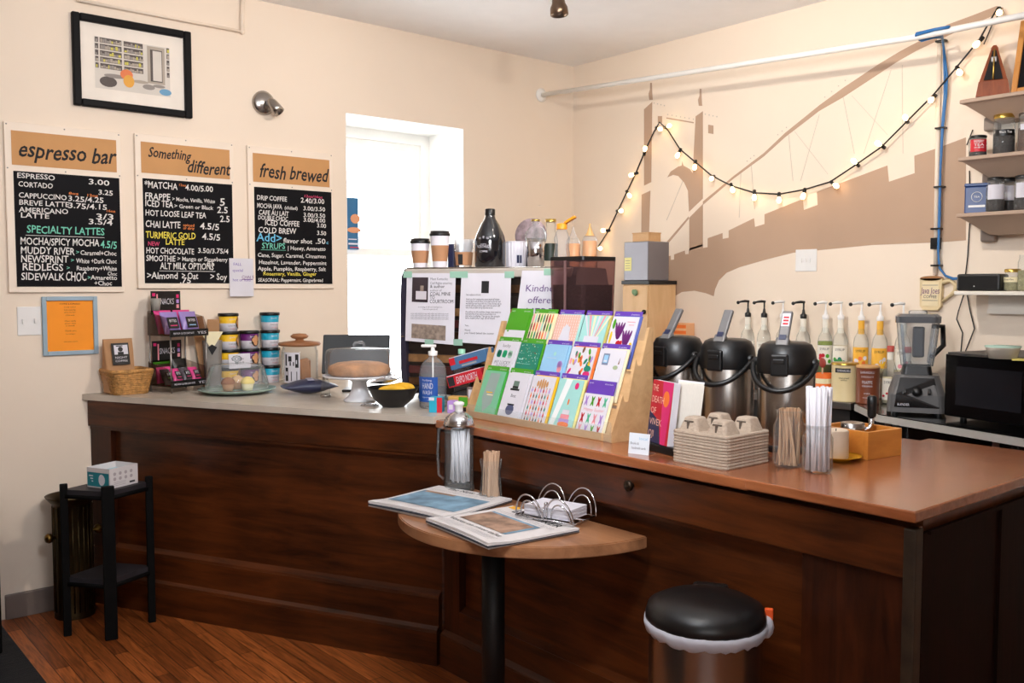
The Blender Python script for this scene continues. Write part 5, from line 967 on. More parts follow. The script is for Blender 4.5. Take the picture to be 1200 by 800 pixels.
W2, D2, H2 = .082, .095, .085
for a in ((-W2, W2, -D2, -D2+.012), (-W2, W2, D2-.012, D2), (-W2, -W2+.012, -D2+.012, D2-.012), (W2-.012, W2, -D2+.012, D2-.012)): MB().box(*a, 0, H2, bev=.0015).build('side', hw, t)
MB().box(-W2+.01, W2-.01, -D2+.01, D2-.01, .001, .01).build('base', hw, t)
q = Vector((2.700, 1.497, ZR_+.0145)); t = thing('portafilter', 'portafilter with black handle propped upright in the wooden box', 'portafilter', q, R(-30))
MB().lathe([(0, .05), (.034, .05), (.036, .06), (.036, .085), (.03, .087), (0, .08)], (-.03, .01, 0), 28).build('basket', steel, t); MB().tube([(-.03, .01, 0), (-.03, .01, .05)], .02, 12).build('spout', steel, t)
MB().tube([(.0, .01, .06), (.028, .01, .064), (.034, .01, .08), (.035, .01, .105)], .0085, 10).build('neck', chrome, t); MB().lathe([(.012, .102), (.0135, .11), (.015, .145), (.0145, .165), (.01, .17), (0, .17)], (.035, .01, 0), 18).build('handle', black, t)
# thermal pots
def airpot():
    t = thing('thermal_pot', '', 'thermal pot', (0, 0, 0), 0, 'steel thermal coffee pots')
    MB().lathe([(0, 0), (.088, 0), (.09, .004), (.09, .02), (.088, .022)], seg=44).build('base', black, t)
    MB().lathe([(.088, .02), (.0905, .03), (.0905, .25), (.088, .258)], seg=48).build('steel_body', steel, t)
    MB().lathe([(.0925, .25), (.0945, .256), (.0945, .29), (.09, .32), (.078, .342), (.06, .35), (0, .352)], seg=48).build('lid', black, t)
    MB().box(-.028, .028, -.102, -.085, .245, .315, bev=.006).box(-.018, .018, -.107, -.10, .285, .3, bev=.003).build('latch', black, t)
    M_ = Ry(0, -.055, .345, rx=R(-33)); b = MB(); b.box(-.017, .017, -.009, .006, -.006, .12, 0, M_, bev=.005); b.box(-.021, .021, -.014, .01, -.02, .02, 0, M_, bev=.006); b.build('lever', mat('grey_lever', (122, 120, 120), .4, .3), t)
    MB().box(-.011, .011, -.0155, -.013, .008, .026, 0, M_).build('lever_mark', navy, t)
    pts = [(.094*math.cos(a)*1.06, -.02-.1*math.sin(a), .285-.085*math.sin(a)) for a in [PI*i/16 for i in range(17)]]
    MB().tube(pts, .0088, 10).build('bail_handle', black, t)
    for s in (-1, 1): MB().lathe([(.014, -.008), (.015, .004), (.009, .01), (0, .01)], (0, 0, 0), 16, 0, Ry(s*.094, -.018, .285, ry=s*PI/2)).build('pivot', black, t)
    return t
ap = airpot(); ap.location = (2.6, 1.712, ZR_); ap.rotation_euler = (0, 0, R(-70)); ap['label'] = 'steel and black thermal pot with a red-labelled lever, nearest the straw jar'
dup(ap, (2.6, 1.945, ZR_), R(-80), 'steel and black thermal pot standing between the two others', 'steel thermal coffee pots'); dup(ap, (2.6, 2.165, ZR_), R(-92), 'steel and black thermal pot closest to the card rack', 'steel thermal coffee pots')
M_ = Ry(0, -.055, .345, rx=R(-33)); o = MB(); o.box(-.013, .013, -.0105, -.009, .06, .108, 0, M_)
for z in (.066, .078, .09): o.rect(-.008, .009, z, z+.007, -.0107, 1, M_)
o.build('lever_label', [paper, red], ap)
# ------------------------------------------------------------------ back counter along the mural
SZ = .955
t = thing('steel_counter', 'stainless steel back counter below the mural with syrup bottles', 'counter', (XR, 4.2, 0), RZR)
MB().box(0, 1.82, -.31, -.001, SZ-.035, SZ, bev=.003).build('top', steeld, t); MB().box(.02, 1.80, -.28, -.02, .08, SZ-.035).build('cabinet', mat('dark_cabinet', (26, 22, 20), .5), t); MB().box(.04, 1.78, -.26, -.04, 0, .08).build('plinth', black, t)
MB().box(.62, 1.75, -.16, -.004, SZ, SZ+.115, bev=.003).build('riser', mat('dark_riser', (40, 34, 30), .5), t)
t = thing('prep_table', 'steel-edged prep table carrying the blender and the microwave', 'table', (0, 0, 0))
poly = [(3.905, 2.10), (3.60, 1.0), (XR-.002, 1.0), (XR-.002, 2.36), (4.17, 2.36)]
MB().prism(poly, SZ-.034, SZ-.004).build('top_edge', mat('bright_steel_edge', (206, 200, 192), .5, .6), t); MB().prism([(3.912, 2.097), (3.612, 1.0), (XR-.002, 1.0), (XR-.002, 2.355), (4.172, 2.355)], SZ-.004, SZ).build('worktop', blackg, t)
MB().prism([(4.0, 2.05), (3.75, 1.0), (XR-.01, 1.0), (XR-.01, 2.3), (4.2, 2.3)], .1, SZ-.03).build('cabinet', blackg, t)
for x, y in ((3.95, 2.07), (3.67, 1.05), (3.82, 1.55)): MB().tube([(x, y, 0), (x, y, SZ-.03)], .014, 10).build('leg', chrome, t)
q = P(737, 330, 'x', 4.2); t = thing('wooden_cabinet', 'narrow blond wooden cabinet with dark top, behind the card rack', 'cabinet', (4.16, 3.79, SZ), RZR)
MB().box(-.105, .105, -.001, .24, 0, .585, bev=.002).build('body', wood('pale_birch', (206, 164, 116), (224, 186, 140), .5, 3, 2, 6), t); MB().box(-.112, .112, -.012, .245, .585, .607, bev=.002).build('top', black, t)
MB().box(-.1, .1, -.012, -.001, .01, .575, bev=.002).build('door', MATS['pale_birch'], t); MB().ball((.08, -.02, .42), .014, m=0).build('knob', black, t)
MB().ball((.01, -.02, .535), .02, .01, .02, seg=10).ball((-.005, -.022, .54), .01, .008, .016, seg=8).build('magnet', mat('green_magnet', (110, 140, 100), .6, var=.4, vscale=60), t)
zc = SZ+.607; t = thing('metal_canister', 'grey metal box with a yellow sticky note on the wooden cabinet', 'canister', (4.16, 3.795, zc), RZR)
MB().box(-.098, .098, -.0, .19, 0, .235, bev=.005).build('body', mat('grey_metal_box', (140, 138, 144), .4, .6), t); o = MB(); o.box(-.09, -.035, -.002, -.0005, .06, .14, 0)
for k in range(4): o.rect(-.083, -.045, .12-.015*k, .123-.015*k, -.0025, 1)
o.build('note', [mat('sticky_note', (232, 222, 150), .8), grey_ink], t)
t = thing('wooden_box', 'small pale wooden box on top of the grey metal box', 'box', (4.18, 3.79, zc+.235), RZR); MB().box(-.07, .06, .02, .13, 0, .05, bev=.002).build('body', wood('box_pine', (196, 150, 100), (218, 176, 130), .5, 3, 0, 6), t); MB().box(-.073, .063, .017, .133, .05, .056, bev=.001).build('lid', MATS['box_pine'], t)
q = P(796, 385, 'x', 4.39); t = thing('carton', 'small orange and cream carton behind the leftmost thermal pot', 'carton', (4.39, q.y-.03, SZ+.116), RZR)
o = MB().box(-.055, .055, -.04, .04, 0, .235, 0, bev=.002); [o.rect(-.055, .055, z, z+.02, -.0406, 1) for z in (.05, .12, .17, .205)]; o.build('carton_body', [mat('pale_orange_carton', (236, 176, 128), .6), orange], t)
# syrup bottles with pumps
def syrup(label, px, x, z, liquid, lh, lab, pump, yaw=0, deco=None):
    q = P(px, 400, 'x', x); t = thing('syrup_bottle', label, 'bottle', (x, q.y, z), RZR+.45+yaw, 'syrup bottles on the back counter')
    MB().shell([(0, .002), (.035, .002), (.0385, .008), (.0385, .165), (.033, .195), (.018, .225), (.0145, .25), (.0145, .295)], seg=26).build('glass_body', clear, t)
    MB().lathe([(0, .005), (.0365, .005), (.0365, lh), (0, lh+.001)], seg=22).build('syrup', liquid, t)
    o = MB(); n = 12; rr = .0392
    ms = [lab, ink]+(list(deco) if deco else [])
    for i in range(n):
        a0, a1 = -1.2+2.4*i/n, -1.2+2.4*(i+1)/n; o.quad([(rr*math.sin(a0), -rr*math.cos(a0), .05), (rr*math.sin(a1), -rr*math.cos(a1), .05), (rr*math.sin(a1), -rr*math.cos(a1), .15), (rr*math.sin(a0), -rr*math.cos(a0), .15)], 0)
    o.text('SYRUP', 0, .125, .013, 0, 1, .05, 0, 'c', cyl=.0399)
    gg = random.Random(px)
    for k in range(len(ms)-2):
        for j in range(3):
            cx, cz = gg.uniform(-.028, .028), gg.uniform(.062, .1); o.add([(.0403*math.sin((cx+.01*math.cos(a))/.04), -.0403*math.cos((cx+.01*math.cos(a))/.04), cz+.011*math.sin(a)) for a in [2*PI*i/8 for i in range(8)]], [list(range(8))], 2+k)
    o.build('label', ms, t)
    MB().shell([(.0152, .215), (.0156, .24), (.0156, .285)], seg=18).build('neck_band', lab, t)
    pm_ = black if pump == 'b' else whitep
    MB().lathe([(.0165, .285), (.0175, .29), (.0175, .305), (.009, .312), (.0065, .33), (.0045, .335), (.0045, .372), (0, .372)], seg=16).build('pump', pm_, t)
    MB().tube([(.006, .002, .372), (-.016, -.006, .374), (-.036, -.013, .371), (-.052, -.019, .367)], [.0065, .0075, .006, .005], 8).build('spout', pm_, t)
    MB().ball((-.052, -.019, .366), .01, m=0, seg=10).build('spout_cap', black, t)
    return t
lt = mat('clear_syrup', (222, 206, 168), .2); gs = mat('green_syrup', (126, 140, 54), .25); am = mat('amber_syrup', (190, 130, 70), .25); pal = mat('pale_label', (236, 230, 216), .6); yl = mat('sunny_label', (240, 180, 60), .5)
BX = 4.375
for lb, px, x, liq, lh, lab, pu, dc in (
 ('syrup bottle with black pump, leftmost of the row behind the thermal pots', 876, BX, lt, .1, pal, 'b', None), ('syrup bottle with black pump and floral label, second of the row', 895, BX, lt, .12, pal, 'b', (orange, rose)),
 ('syrup bottle with white pump behind the red-labelled lever', 917, BX+.02, am, .1, pal, 'w', (brown,)), ('syrup bottle with black pump and dark label right of the red-labelled lever', 941, BX, lt, .13, pal, 'b', (ink, brown)),
 ('syrup bottle with green liquid and a red cherry label', 967, BX-.01, gs, .17, pal, 'w', (green, red)), ('syrup bottle with a leafy green label behind the cream tin', 985, BX, lt, .15, pal, 'w', (green, teal)),
 ('syrup bottle with yellow and orange label above the cream tin', 1009, BX-.01, lt, .1, yl, 'w', (paper, orange)), ('syrup bottle with yellow label left of the blender jar', 1031, BX-.01, lt, .1, yl, 'w', (paper, yellow)),
 ('syrup bottle with white pump hidden mostly by the blender', 1058, BX, lt, .12, pal, 'w', (rose,))): syrup(lb, px, x, SZ+.116, liq, lh, lab, pu, 0, dc)
for i, px in enumerate((1043, 1053)):
    q = P(px, 440, 'x', 4.31); t = thing('small_bottle', ('short red-capped bottle with white label, left one beside the blender', 'short red-capped bottle half behind the blender base')[i], 'bottle', (4.31-.015*i, q.y-.05*i, SZ), RZR+.4)
    MB().shell([(0, .002), (.034, .002), (.036, .008), (.036, .15), (.02, .2), (.015, .22), (.015, .265)], seg=24).build('glass_body', clear, t); MB().lathe([(0, .004), (.034, .004), (.034, .13), (0, .131)], seg=20).build('syrup', lt, t); MB().lathe([(.017, .255), (.017, .283), (0, .283)], seg=16).build('cap', mat('dull_red_cap', (176, 70, 60), .5), t)
    MB().shell([(.0155, .215), (.0158, .252)], seg=18).build('neck_band', pal, t); o = MB(); n = 10; rr = .0366
    for k in range(n):
        a0, a1 = -1.2+2.4*k/n, -1.2+2.4*(k+1)/n; o.quad([(rr*math.sin(a0), -rr*math.cos(a0), .02), (rr*math.sin(a1), -rr*math.cos(a1), .02), (rr*math.sin(a1), -rr*math.cos(a1), .125), (rr*math.sin(a0), -rr*math.cos(a0), .125)], 0)
    o.text('SYRUP', 0, .1, .014, 0, 1, .055, 0, 'c', cyl=.0373)
    for k in range(4): o.ball((.025*math.sin(k*1.1-1.5), -.0355, .04+.012*(k % 2)), .006, .002, .006, 2, 8)
    o.build('label', [pal, ink, red], t)
def can(name, label, px, x, r, h, m, lidm, txt, cat, lab=None):
    q = P(px, 440, 'x', x); t = thing(name, label, cat, (x, q.y, SZ), RZR+.45)
    MB().lathe([(0, 0), (r, 0), (r+.001, .004), (r, .008), (r, h-.008), (r+.001, h-.004), (r, h), (0, h)], seg=36).build('can_body', m, t); MB().lathe([(r+.002, h-.004), (r+.003, h+.004), (r-.003, h+.008), (0, h+.007)], seg=36).build('lid', lidm, t)
    o = MB(); ms = [ink, paper]
    for s, z, sz, w, k in txt:
        if s == '#': [o.quad([((r+.0008)*math.sin(a0), -(r+.0008)*math.cos(a0), z), ((r+.0008)*math.sin(a0+.15), -(r+.0008)*math.cos(a0+.15), z), ((r+.0008)*math.sin(a0+.15), -(r+.0008)*math.cos(a0+.15), z+sz), ((r+.0008)*math.sin(a0), -(r+.0008)*math.cos(a0), z+sz)], k) for a0 in [w-.6+.15*i for i in range(8)]]
        else: o.text(s, 0, z, sz, 0, k, w, 0, 'c', cyl=r+.0015)
    o.build('label', ms, t); return t
can('powder_tin', 'cream powder tin with a black name band on the steel counter', 990, 4.245, .064, .185, mat('cream_tin', (226, 206, 158), .4), gold, (('#', .145, .022, -.1, 0), ('GHIRARDELLI', .15, .012, .07, 1), ('sweet ground', .115, .009, .05, 0), ('white', .105, .007, .03, 0)), 'tin')
can('powder_tin', 'brown powder can with white print right of the cream tin', 1017, 4.235, .054, .18, mat('brown_can', (122, 62, 36), .4), mat('tan_lid', (196, 150, 96), .4), (('GHIRARDELLI', .15, .012, .07, 1), ('CHOCOLATE', .13, .009, .06, 1), ('FRAPPE', .1, .016, .05, 1), ('classico', .085, .012, .05, 1), ('mix', .05, .008, .03, 1), ('net wt 3 lb', .03, .006, .04, 1)), 'tin')
q = P(965, 440, 'x', 4.25); t = thing('striped_cup', 'orange and cream striped cup holding spoons beside the cream tin', 'cup', (4.25, q.y, SZ), RZR)
for k in range(5): MB().shell([(.042, .026*k), (.042, .026*k+.026)], seg=28).build('stripe_band', (orange, cream_p)[k % 2], t)
MB().lathe([(0, .001), (.041, .001), (.041, .004), (0, .004)], seg=28).build('bottom', cream_p, t)
u = thing('wooden_spoon', 'red-headed wooden spoon standing in the striped cup', 'spoon', (4.25, q.y, SZ+.0045), RZR); MB().tube([(.0, -.015, 0), (.012, -.03, .16)], .004, 6).build('handle', stickm, u); MB().ball((.013, -.032, .18), .02, .006, .026, 0, 12).build('spoon_head', mat('dull_red_wood', (150, 54, 40), .5), u)
# blender
q = P(1074, 440, 'x', 4.10); t = thing('blender', 'big blender with grey base and clear jar in front of the mug sign', 'blender', (4.10, q.y, SZ), R(-62))
gb = mat('blender_grey', (86, 84, 84), .4)
loft(MB(), [[(x, y, .012) for x, y in rrect(.245, .24, .03)], [(x, y, .09) for x, y in rrect(.235, .23, .03)], [(x, y+.012, .175) for x, y in rrect(.185, .18, .04)]], sm=False).build('base', gb, t)
o = MB(); o.add([(-.092, -.1195, .035), (.092, -.1195, .035), (.085, -.117, .095), (.07, -.087, .165), (-.07, -.087, .165), (-.085, -.117, .095)], [[0, 1, 2, 3, 4, 5]], 0); o.text('BLENDER', -.08, .042, .012, -.1215, 1, .05); o.build('control_panel', [blackg, paper], t)
MB().lathe([(.022, 0), (.02, .018), (0, .018)], (0, 0, 0), 20, 0, Ry(0, -.116, .105, rx=R(65))).build('dial', black, t)
for s in (-1, 1): MB().box(-.006, .006, -.014, .002, -.012, .012, 0, Ry(s*.05, -.113, .105, rx=R(-25)), bev=.002).build('switch', black, t)
for sx in (-.09, .09):
    for sy in (-.09, .09): MB().lathe([(.015, 0), (.015, .014)], (sx, sy, 0), 12).build('foot', black, t)
loft(MB(), [[(x, y+.012, .175) for x, y in rrect(.13, .13, .02)], [(x, y+.012, .215) for x, y in rrect(.118, .118, .02)]], sm=False).build('jar_collar', black, t)
jg = glass('blender_jar', (.86, .89, .92), .9, .06, .12, (.7, .74, .8))
loft(MB(), [[(x, y+.012, .215) for x, y in rrect(.135, .135, .03)], [(x, y+.012, .30) for x, y in rrect(.158, .158, .035)], [(x, y+.012, .415) for x, y in rrect(.18, .18, .035)]], cap1=False).build('jar', jg, t)
for s in (-1, 1):
    for yy in (-.055, .08): MB().tube([(s*.05, yy*1.1, .22), (s*.068, yy*1.3, .40)], .006, 6).build('jar_rib', jg, t)
MB().tube([(.07, .09, .39), (.11, .13, .39), (.115, .135, .30), (.065, .08, .25)], .012, 8).build('jar_handle', black, t)
MB().box(-.02, .03, .0, .04, .25, .39, bev=.008).build('tamper', mat('dark_tamper', (40, 42, 46), .4), t)
loft(MB(), [[(x, y+.012, .41) for x, y in rrect(.19, .19, .04)], [(x, y+.012, .438) for x, y in rrect(.192, .192, .04)], [(x, y+.012, .45) for x, y in rrect(.16, .16, .035)]], sm=False).build('jar_lid', mat('smoke_lid', (96, 100, 106), .15, .3, coat=.5), t)
MB().lathe([(.04, .448), (.04, .46), (.034, .464), (0, .464)], (0, .012, 0), 24).build('lid_plug', jg, t)
# microwave and what lies on it
q = P(1109, 490, 'z', SZ); t = thing('microwave', 'black microwave oven on the prep table at the right edge', 'microwave', (3.985, 1.83, SZ), R(-104))
MB().box(0, .56, .0, .40, .015, .29, bev=.006).build('case', black, t); MB().box(.005, .42, -.016, 0, .02, .285, bev=.004).build('door', blackg, t); MB().box(.06, .36, -.0175, -.0155, .07, .235).build('door_window', mat('microwave_window', (26, 26, 30), .2), t)
MB().box(.425, .555, -.012, 0, .02, .285, bev=.003).build('control_panel', blackg, t); MB().tube([(.405, -.02, .05), (.405, -.04, .06), (.405, -.04, .24), (.405, -.02, .25)], .008, 8).build('handle', black, t)
for x in (.05, .5):
    for y in (.05, .35): MB().lathe([(.014, 0), (.014, .016)], (x, y, 0), 12).build('foot', black, t)
MB().box(.002, .558, .002, .398, .288, .2915).build('top_panel', mat('dull_grey_top', (84, 78, 74), .55), t)
q = P(1175, 420, 'z', SZ+.292); t = thing('plastic_tub', 'small clear plastic tub with pale green lid on the microwave', 'tub', (q.x, q.y, SZ+.292))
MB().shell([(0, .001), (.05, .001), (.062, .045)], seg=28).build('tub_body', glass('milky_tub', (.9, .88, .84), .5, .2, .4, (.8, .74, .66)), t); MB().lathe([(.064, .044), (.065, .05), (0, .051)], seg=28).build('lid', mat('pale_teal_lid', (176, 206, 190), .4), t)
q = P(1192, 421, 'z', SZ+.292); tag(MB().box(-.05, .05, -.03, .03, .0005, .004, bev=.001).build('sticky_pad', mat('yellow_pad', (226, 206, 110), .7), None, (q.x-.02, q.y-.02, SZ+.2918), .4), 'yellow paper pad lying on the microwave beside the plastic tub', 'notepad')
# ------------------------------------------------------------------ half-round table and what stands on it
TZ, TY, TR = .765, 2.355, .49
t = thing('half_round_table', 'half-round oak bar table against the long bar front', 'table', (RX-.012, TY, 0))
oak = wood('oak_tabletop', (122, 78, 50), (186, 132, 92), .32, 2.2, 1, 7, coat=.3)
hp = [(TR*math.cos(a), TR*math.sin(a)) for a in [PI/2+PI*i/40 for i in range(41)]]
b = MB(); b.prism([(x*.99, y*.99) for x, y in hp], TZ-.038, TZ-.034); b.prism(hp, TZ-.034, TZ-.003); b.prism([(x*.993, y*.993) for x, y in hp], TZ-.003, TZ); b.build('tabletop', oak, t)
px_, py_ = 1.85-(RX-.012), 2.30-TY
MB().tube([(px_, py_, .02), (px_, py_, TZ-.05)], .038, 20).build('post', iron, t); MB().lathe([(.12, 0), (.12, .006), (.04, .012), (0, .012)], (px_, py_, TZ-.05), 20).build('mounting_plate', iron, t)
MB().lathe([(0, 0), (.22, 0), (.22, .012), (.06, .03), (.04, .05), (0, .05)], (px_, py_, 0), 32).build('foot', iron, t)
def newspaper(label, loc, rz, w, d, deco, curl=.012, h=.014):
    t = thing('newspaper', label, 'newspaper', loc, rz, 'newspapers on the half-round table'); n = 14
    Z = lambda u, v, k: .001+h*k+curl*k*math.exp(-((v)/.16)**2)*(.6+.4*math.sin(u*3))
    o = MB()
    for k in range(3):
        k0, k1 = (k+.0)/3, (k+.82)/3; off = .004*((k*2) % 3)
        for i in range(n):
            for j in range(n):
                u0, u1, v0, v1 = i/n, (i+1)/n, j/n, (j+1)/n
                P4 = lambda kk: [((u-.5)*w+off, (v-.5)*d-off, Z(u, v, kk)) for u, v in ((u0, v0), (u1, v0), (u1, v1), (u0, v1))]
                o.add(P4(k1), [[0, 1, 2, 3]], 0, True)
                if i in (0, n-1) or j in (0, n-1): a, c = P4(k0), P4(k1); o.add(a+c, [[0, 1, 5, 4], [1, 2, 6, 5], [2, 3, 7, 6], [3, 0, 4, 7]], 1 if k == 1 else 0)
        o.add([((u-.5)*w+off, (v-.5)*d-off, Z(u, v, k0)) for u, v in ((0, 0), (0, 1), (1, 1), (1, 0))], [[0, 1, 2, 3]], 0)
    zt = lambda u, v: Z(u, v, 2.82/3)+.0012
    for dd in deco:
        if dd[0] == 'r':
            _, a, b_, c, e, m_ = dd; N = 8
            for i in range(N):
                for j in range(N):
                    q = [(a+(b_-a)*ii/N, c+(e-c)*jj/N) for ii, jj in ((i, j), (i+1, j), (i+1, j+1), (i, j+1))]; o.add([((u-.5)*w, (v-.5)*d, zt(u, v)+.0005*(m_ == 5)+.0008*(m_ == 7)) for u, v in q], [[0, 1, 2, 3]], m_)
        else:
            _, s, u, v, sz, f, m_ = dd; vs, fs, ww = text_geo(s); k = sz/.73; kx = f*w/ww
            o.add([((u-.5)*w+p.x*kx, (v-.5)*d+p.y*k, zt(min(1, max(0, u+p.x*kx/w)), min(1, max(0, v+p.y*k/d)))+.0004) for p in vs], fs, m_)
    o.build('pages', [mat('newsprint', (214, 208, 206), .8, var=.03), mat('newsprint_edge', (60, 64, 74), .8, var=.5, vscale=60), ink, grey_ink, mat('news_photo_blue', (110, 140, 160), .7, var=.45, vscale=16), mat('news_photo_brown', (150, 120, 100), .7, var=.5, vscale=22), mat('news_sun', (236, 176, 60), .7), mat('news_dark', (74, 64, 66), .7, var=.4, vscale=30)], t)
    return t
lines = lambda u, v0, n, f: [('t', 'the council met again on monday night and', u, v0-.03*k, .005, f, 3) for k in range(n)]
NA = [P(438, 597, 'z', TZ), P(522, 556, 'z', TZ), P(585, 594, 'z', TZ), P(500, 613, 'z', TZ)]
newspaper('folded newspaper with a blue street photo, left of the other one', (1.862, 2.608, TZ+.0005), R(-78), .35, .36, [('t', 'The New Times', .22, .88, .028, .62, 2)]+lines(.06, .82, 2, .86)+[('r', .06, .94, .2, .74, 4), ('r', .1, .5, .68, .735, 5)]+lines(.06, .16, 4, .27)+lines(.37, .16, 4, .27)+lines(.68, .16, 4, .27), curl=.014)
newspaper('folded newspaper with a brown crowd photo, nearer the table edge', (1.825, 2.225, TZ+.0005), R(-95), .36, .34, [('t', 'ENQUIRER', .2, .82, .034, .7, 2), ('r', .05, .17, .9, .985, 6), ('r', .3, .66, .88, .985, 7)]+lines(.06, .76, 2, .86)+[('r', .1, .82, .3, .7, 4), ('r', .1, .78, .3, .66, 5)]+[('t', 'Voices on river talks', .06, .2, .022, .8, 2)]+lines(.06, .14, 4, .4)+lines(.52, .14, 4, .4), curl=.014)
# straw dispenser, stirrer glass, napkin holder
q = Vector((2.050, 2.752, TZ)); t = thing('straw_dispenser', 'tall ribbed glass straw jar with metal lid and white knob', 'dispenser', q)
MB().shell([(0, .03), (.049, .03), (.054, .02), (.057, .0), (.059, .004), (.054, .03), (.055, .06), (.055, .235), (.053, .245)], seg=14).build('glass_body', clear, t); MB().lathe([(0, .004), (.046, .004), (.044, .028), (0, .028)], seg=24).build('glass_foot', glass('thick_glass', (.78, .8, .82), 1.6, .04), t)
MB().lathe([(.056, .24), (.0585, .243), (.058, .252), (.05, .275), (.028, .292), (.016, .298), (0, .298)], seg=36).build('lid', chrome, t); MB().lathe([(.015, .296), (.015, .318), (.02, .322), (.02, .33), (.013, .334), (0, .334)], seg=20).build('knob', whitep, t)
g = random.Random(21); sticks('drinking_straw', 'white straw standing in the tall glass dispenser', 'straw', 'straws in the glass dispenser', q+Vector((0, 0, .03)), 44, .195, .042, .042, .0036, strawm, g, round_=True, flare=.35)
MB().tube([(-.05, .03, .24), (-.064, .04, .232), (-.068, .043, .15), (-.065, .041, .06), (-.05, .03, .045)], .005, 8).build('handle', clear, t)
q = Vector((2.045, 2.555, TZ)); t = thing('stirrer_glass', 'ribbed glass crammed with wooden stirrers beside the straw dispenser', 'glass', q)
MB().shell([(0, .004), (.038, .004), (.04, .0), (.041, .012), (.038, .06), (.034, .1), (.04, .135), (.041, .145)], seg=16).build('glass_body', clear, t)
sticks('coffee_stirrer', 'pale wooden stirrer standing in the ribbed glass on the table', 'stirrer', 'stirrers in the ribbed glass', q, 46, .165, .033, .034, .0032, mat('pale_birch_stick', (206, 170, 140), .7, var=.12), g, z0=.006, flare=.5)
q = Vector((2.0, 2.165, TZ+.0205)); t = thing('napkin_holder', 'chrome wire napkin holder of looping arches by the newspapers', 'napkin holder', q, R(-75))
for s in (-1, 1):
    for k, (r_, y) in enumerate(((.055, .065), (.04, .06), (.05, -.065), (.036, -.058))):
        MB().tube([(s*.058+r_*math.cos(a), y+(.015 if y > 0 else -.015)*math.sin(a), .004+r_*1.5*math.sin(a)) for a in [PI*i/18 for i in range(19)]], .0028, 8).build('wire_arch', chrome, t)
MB().tube([(-.11, -.068, .004), (.11, -.068, .004), (.11, .068, .004), (-.11, .068, .004)], .003, 8, closed=True).build('wire_base', chrome, t)
MB().tube([(-.11, 0, .004), (.11, 0, .004)], .003, 8).build('wire_base', chrome, t)
MB().tube([(0, -.07, .004), (.0, -.078, .035), (.0, -.06, .05)], .0025, 8).ball((0, -.056, .052), .007).build('wire_clip', chrome, t)
for k in range(9): tag(MB().box(-.085, .085, -.056, .056, 0, .0034, bev=.001).build('napkin', paper, None, q+Vector((0, 0, .0075+.0037*k)), R(-75+((k*5) % 3)-1)), 'white paper napkin in the stack inside the chrome wire holder' if k < 8 else 'topmost white napkin in the chrome wire holder', 'napkin', 'napkins in the wire holder')
# ------------------------------------------------------------------ on the floor
q = Vector((1.925, 1.50, 0)); t = thing('trash_bin', 'round steel pedal bin with a black lid and white liner before the bar', 'trash bin', q, R(-57))
MB().lathe([(0, 0), (.148, 0), (.15, .03)], seg=48).build('base_ring', black, t); MB().lathe([(.148, .03), (.148, .645)], seg=56).build('steel_body', steel, t)
MB().lathe([(.152, .648), (.157, .656), (.157, .668), (.15, .690), (.12, .706), (.06, .714), (0, .715)], seg=56).build('lid', mat('black_lid', (16, 16, 17), .35), t)
MB().box(-.05, .05, .13, .175, .62, .70, bev=.012).build('hinge', black, t); MB().box(-.04, .04, -.2, -.14, .012, .03, bev=.006).build('pedal', black, t)
b = MB(); n = 72; rings = []; g = random.Random(9); off = [g.uniform(-.006, .006) for _ in range(n)]
for (r_, z, k) in ((.1495, .657, 0), (.16, .653, .3), (.161, .642, .6), (.157, .628, .8), (.1495, .62, .8)):
    rings.append([((r_+.25*off[i]*k)*math.cos(2*PI*i/n), (r_+.25*off[i]*k)*math.sin(2*PI*i/n), z+off[i]*k) for i in range(n)])
loft(b, rings, cap0=False, cap1=False); b.ball((.155, .03, .638), .02, .03, .03, 0, 12); b.build('liner', mat('white_liner', (206, 208, 220), .4), t)
MB().box(.15, .172, .03, .045, .655, .685, bev=.003).build('drawstring', mat('orange_tie', (240, 90, 30), .5), t)
PL, PM, PR = Vector((1.052, 4.285, 0)), Vector((1.185, 4.115, 0)), Vector((1.392, 4.215, 0)); PB = PL+PR-PM
t = thing('plant_stand', 'black wooden corner stand with two shelves carrying the mask box', 'stand', (0, 0, 0)); bw = mat('black_stained_wood', (9, 8, 8), .75, spec=.12, var=.3)
for p, w in ((PL, .016), (PR, .016), (PB, .016), (PM, .026)):
    MB().box(-w, w, -.014, .014, 0, .672, 0, Ry(p.x, p.y, 0, rz=R(-12)), bev=.004).build('leg', bw, t)
for z in (.262, .648):
    c = (PL+PR)/2; poly = [(c.x+(p.x-c.x)*1.02, c.y+(p.y-c.y)*1.02) for p in (PM, PR, PB, PL)]
    MB().prism(poly, z-.022, z).build('shelf', mat('grey_worn_shelf', (40, 37, 41), .5, var=.3), t)
    for a, b_ in ((PL, PM), (PM, PR), (PR, PB), (PB, PL)): MB().tube([(a.x, a.y, z-.03), (b_.x, b_.y, z-.03)], .012, 4).build('rail', bw, t)
t = thing('mask_box', 'open teal and white box of face masks on the black stand', 'box', (1.245, 4.243, .649), R(25))
w2, d2, h2 = .078, .068, .088; o = MB(); tl = mat('mask_teal', (20, 124, 136), .5)
bx = mat('mask_box_white', (214, 208, 208), .6)
for a in ((-w2, w2, -d2, -d2+.002), (-w2, w2, d2-.002, d2), (-w2, -w2+.002, -d2, d2), (w2-.002, w2, -d2, d2)): o.box(*a, 0, h2, 0)
o.box(-w2, w2, -d2, d2, 0, .002, 0)
def lf(y0, y1, z0, z1, m_, k=0): o.add([(-w2-.0006-.0003*k, y1, z0), (-w2-.0006-.0003*k, y0, z0), (-w2-.0006-.0003*k, y0, z1), (-w2-.0006-.0003*k, y1, z1)], [[0, 1, 2, 3]], m_)
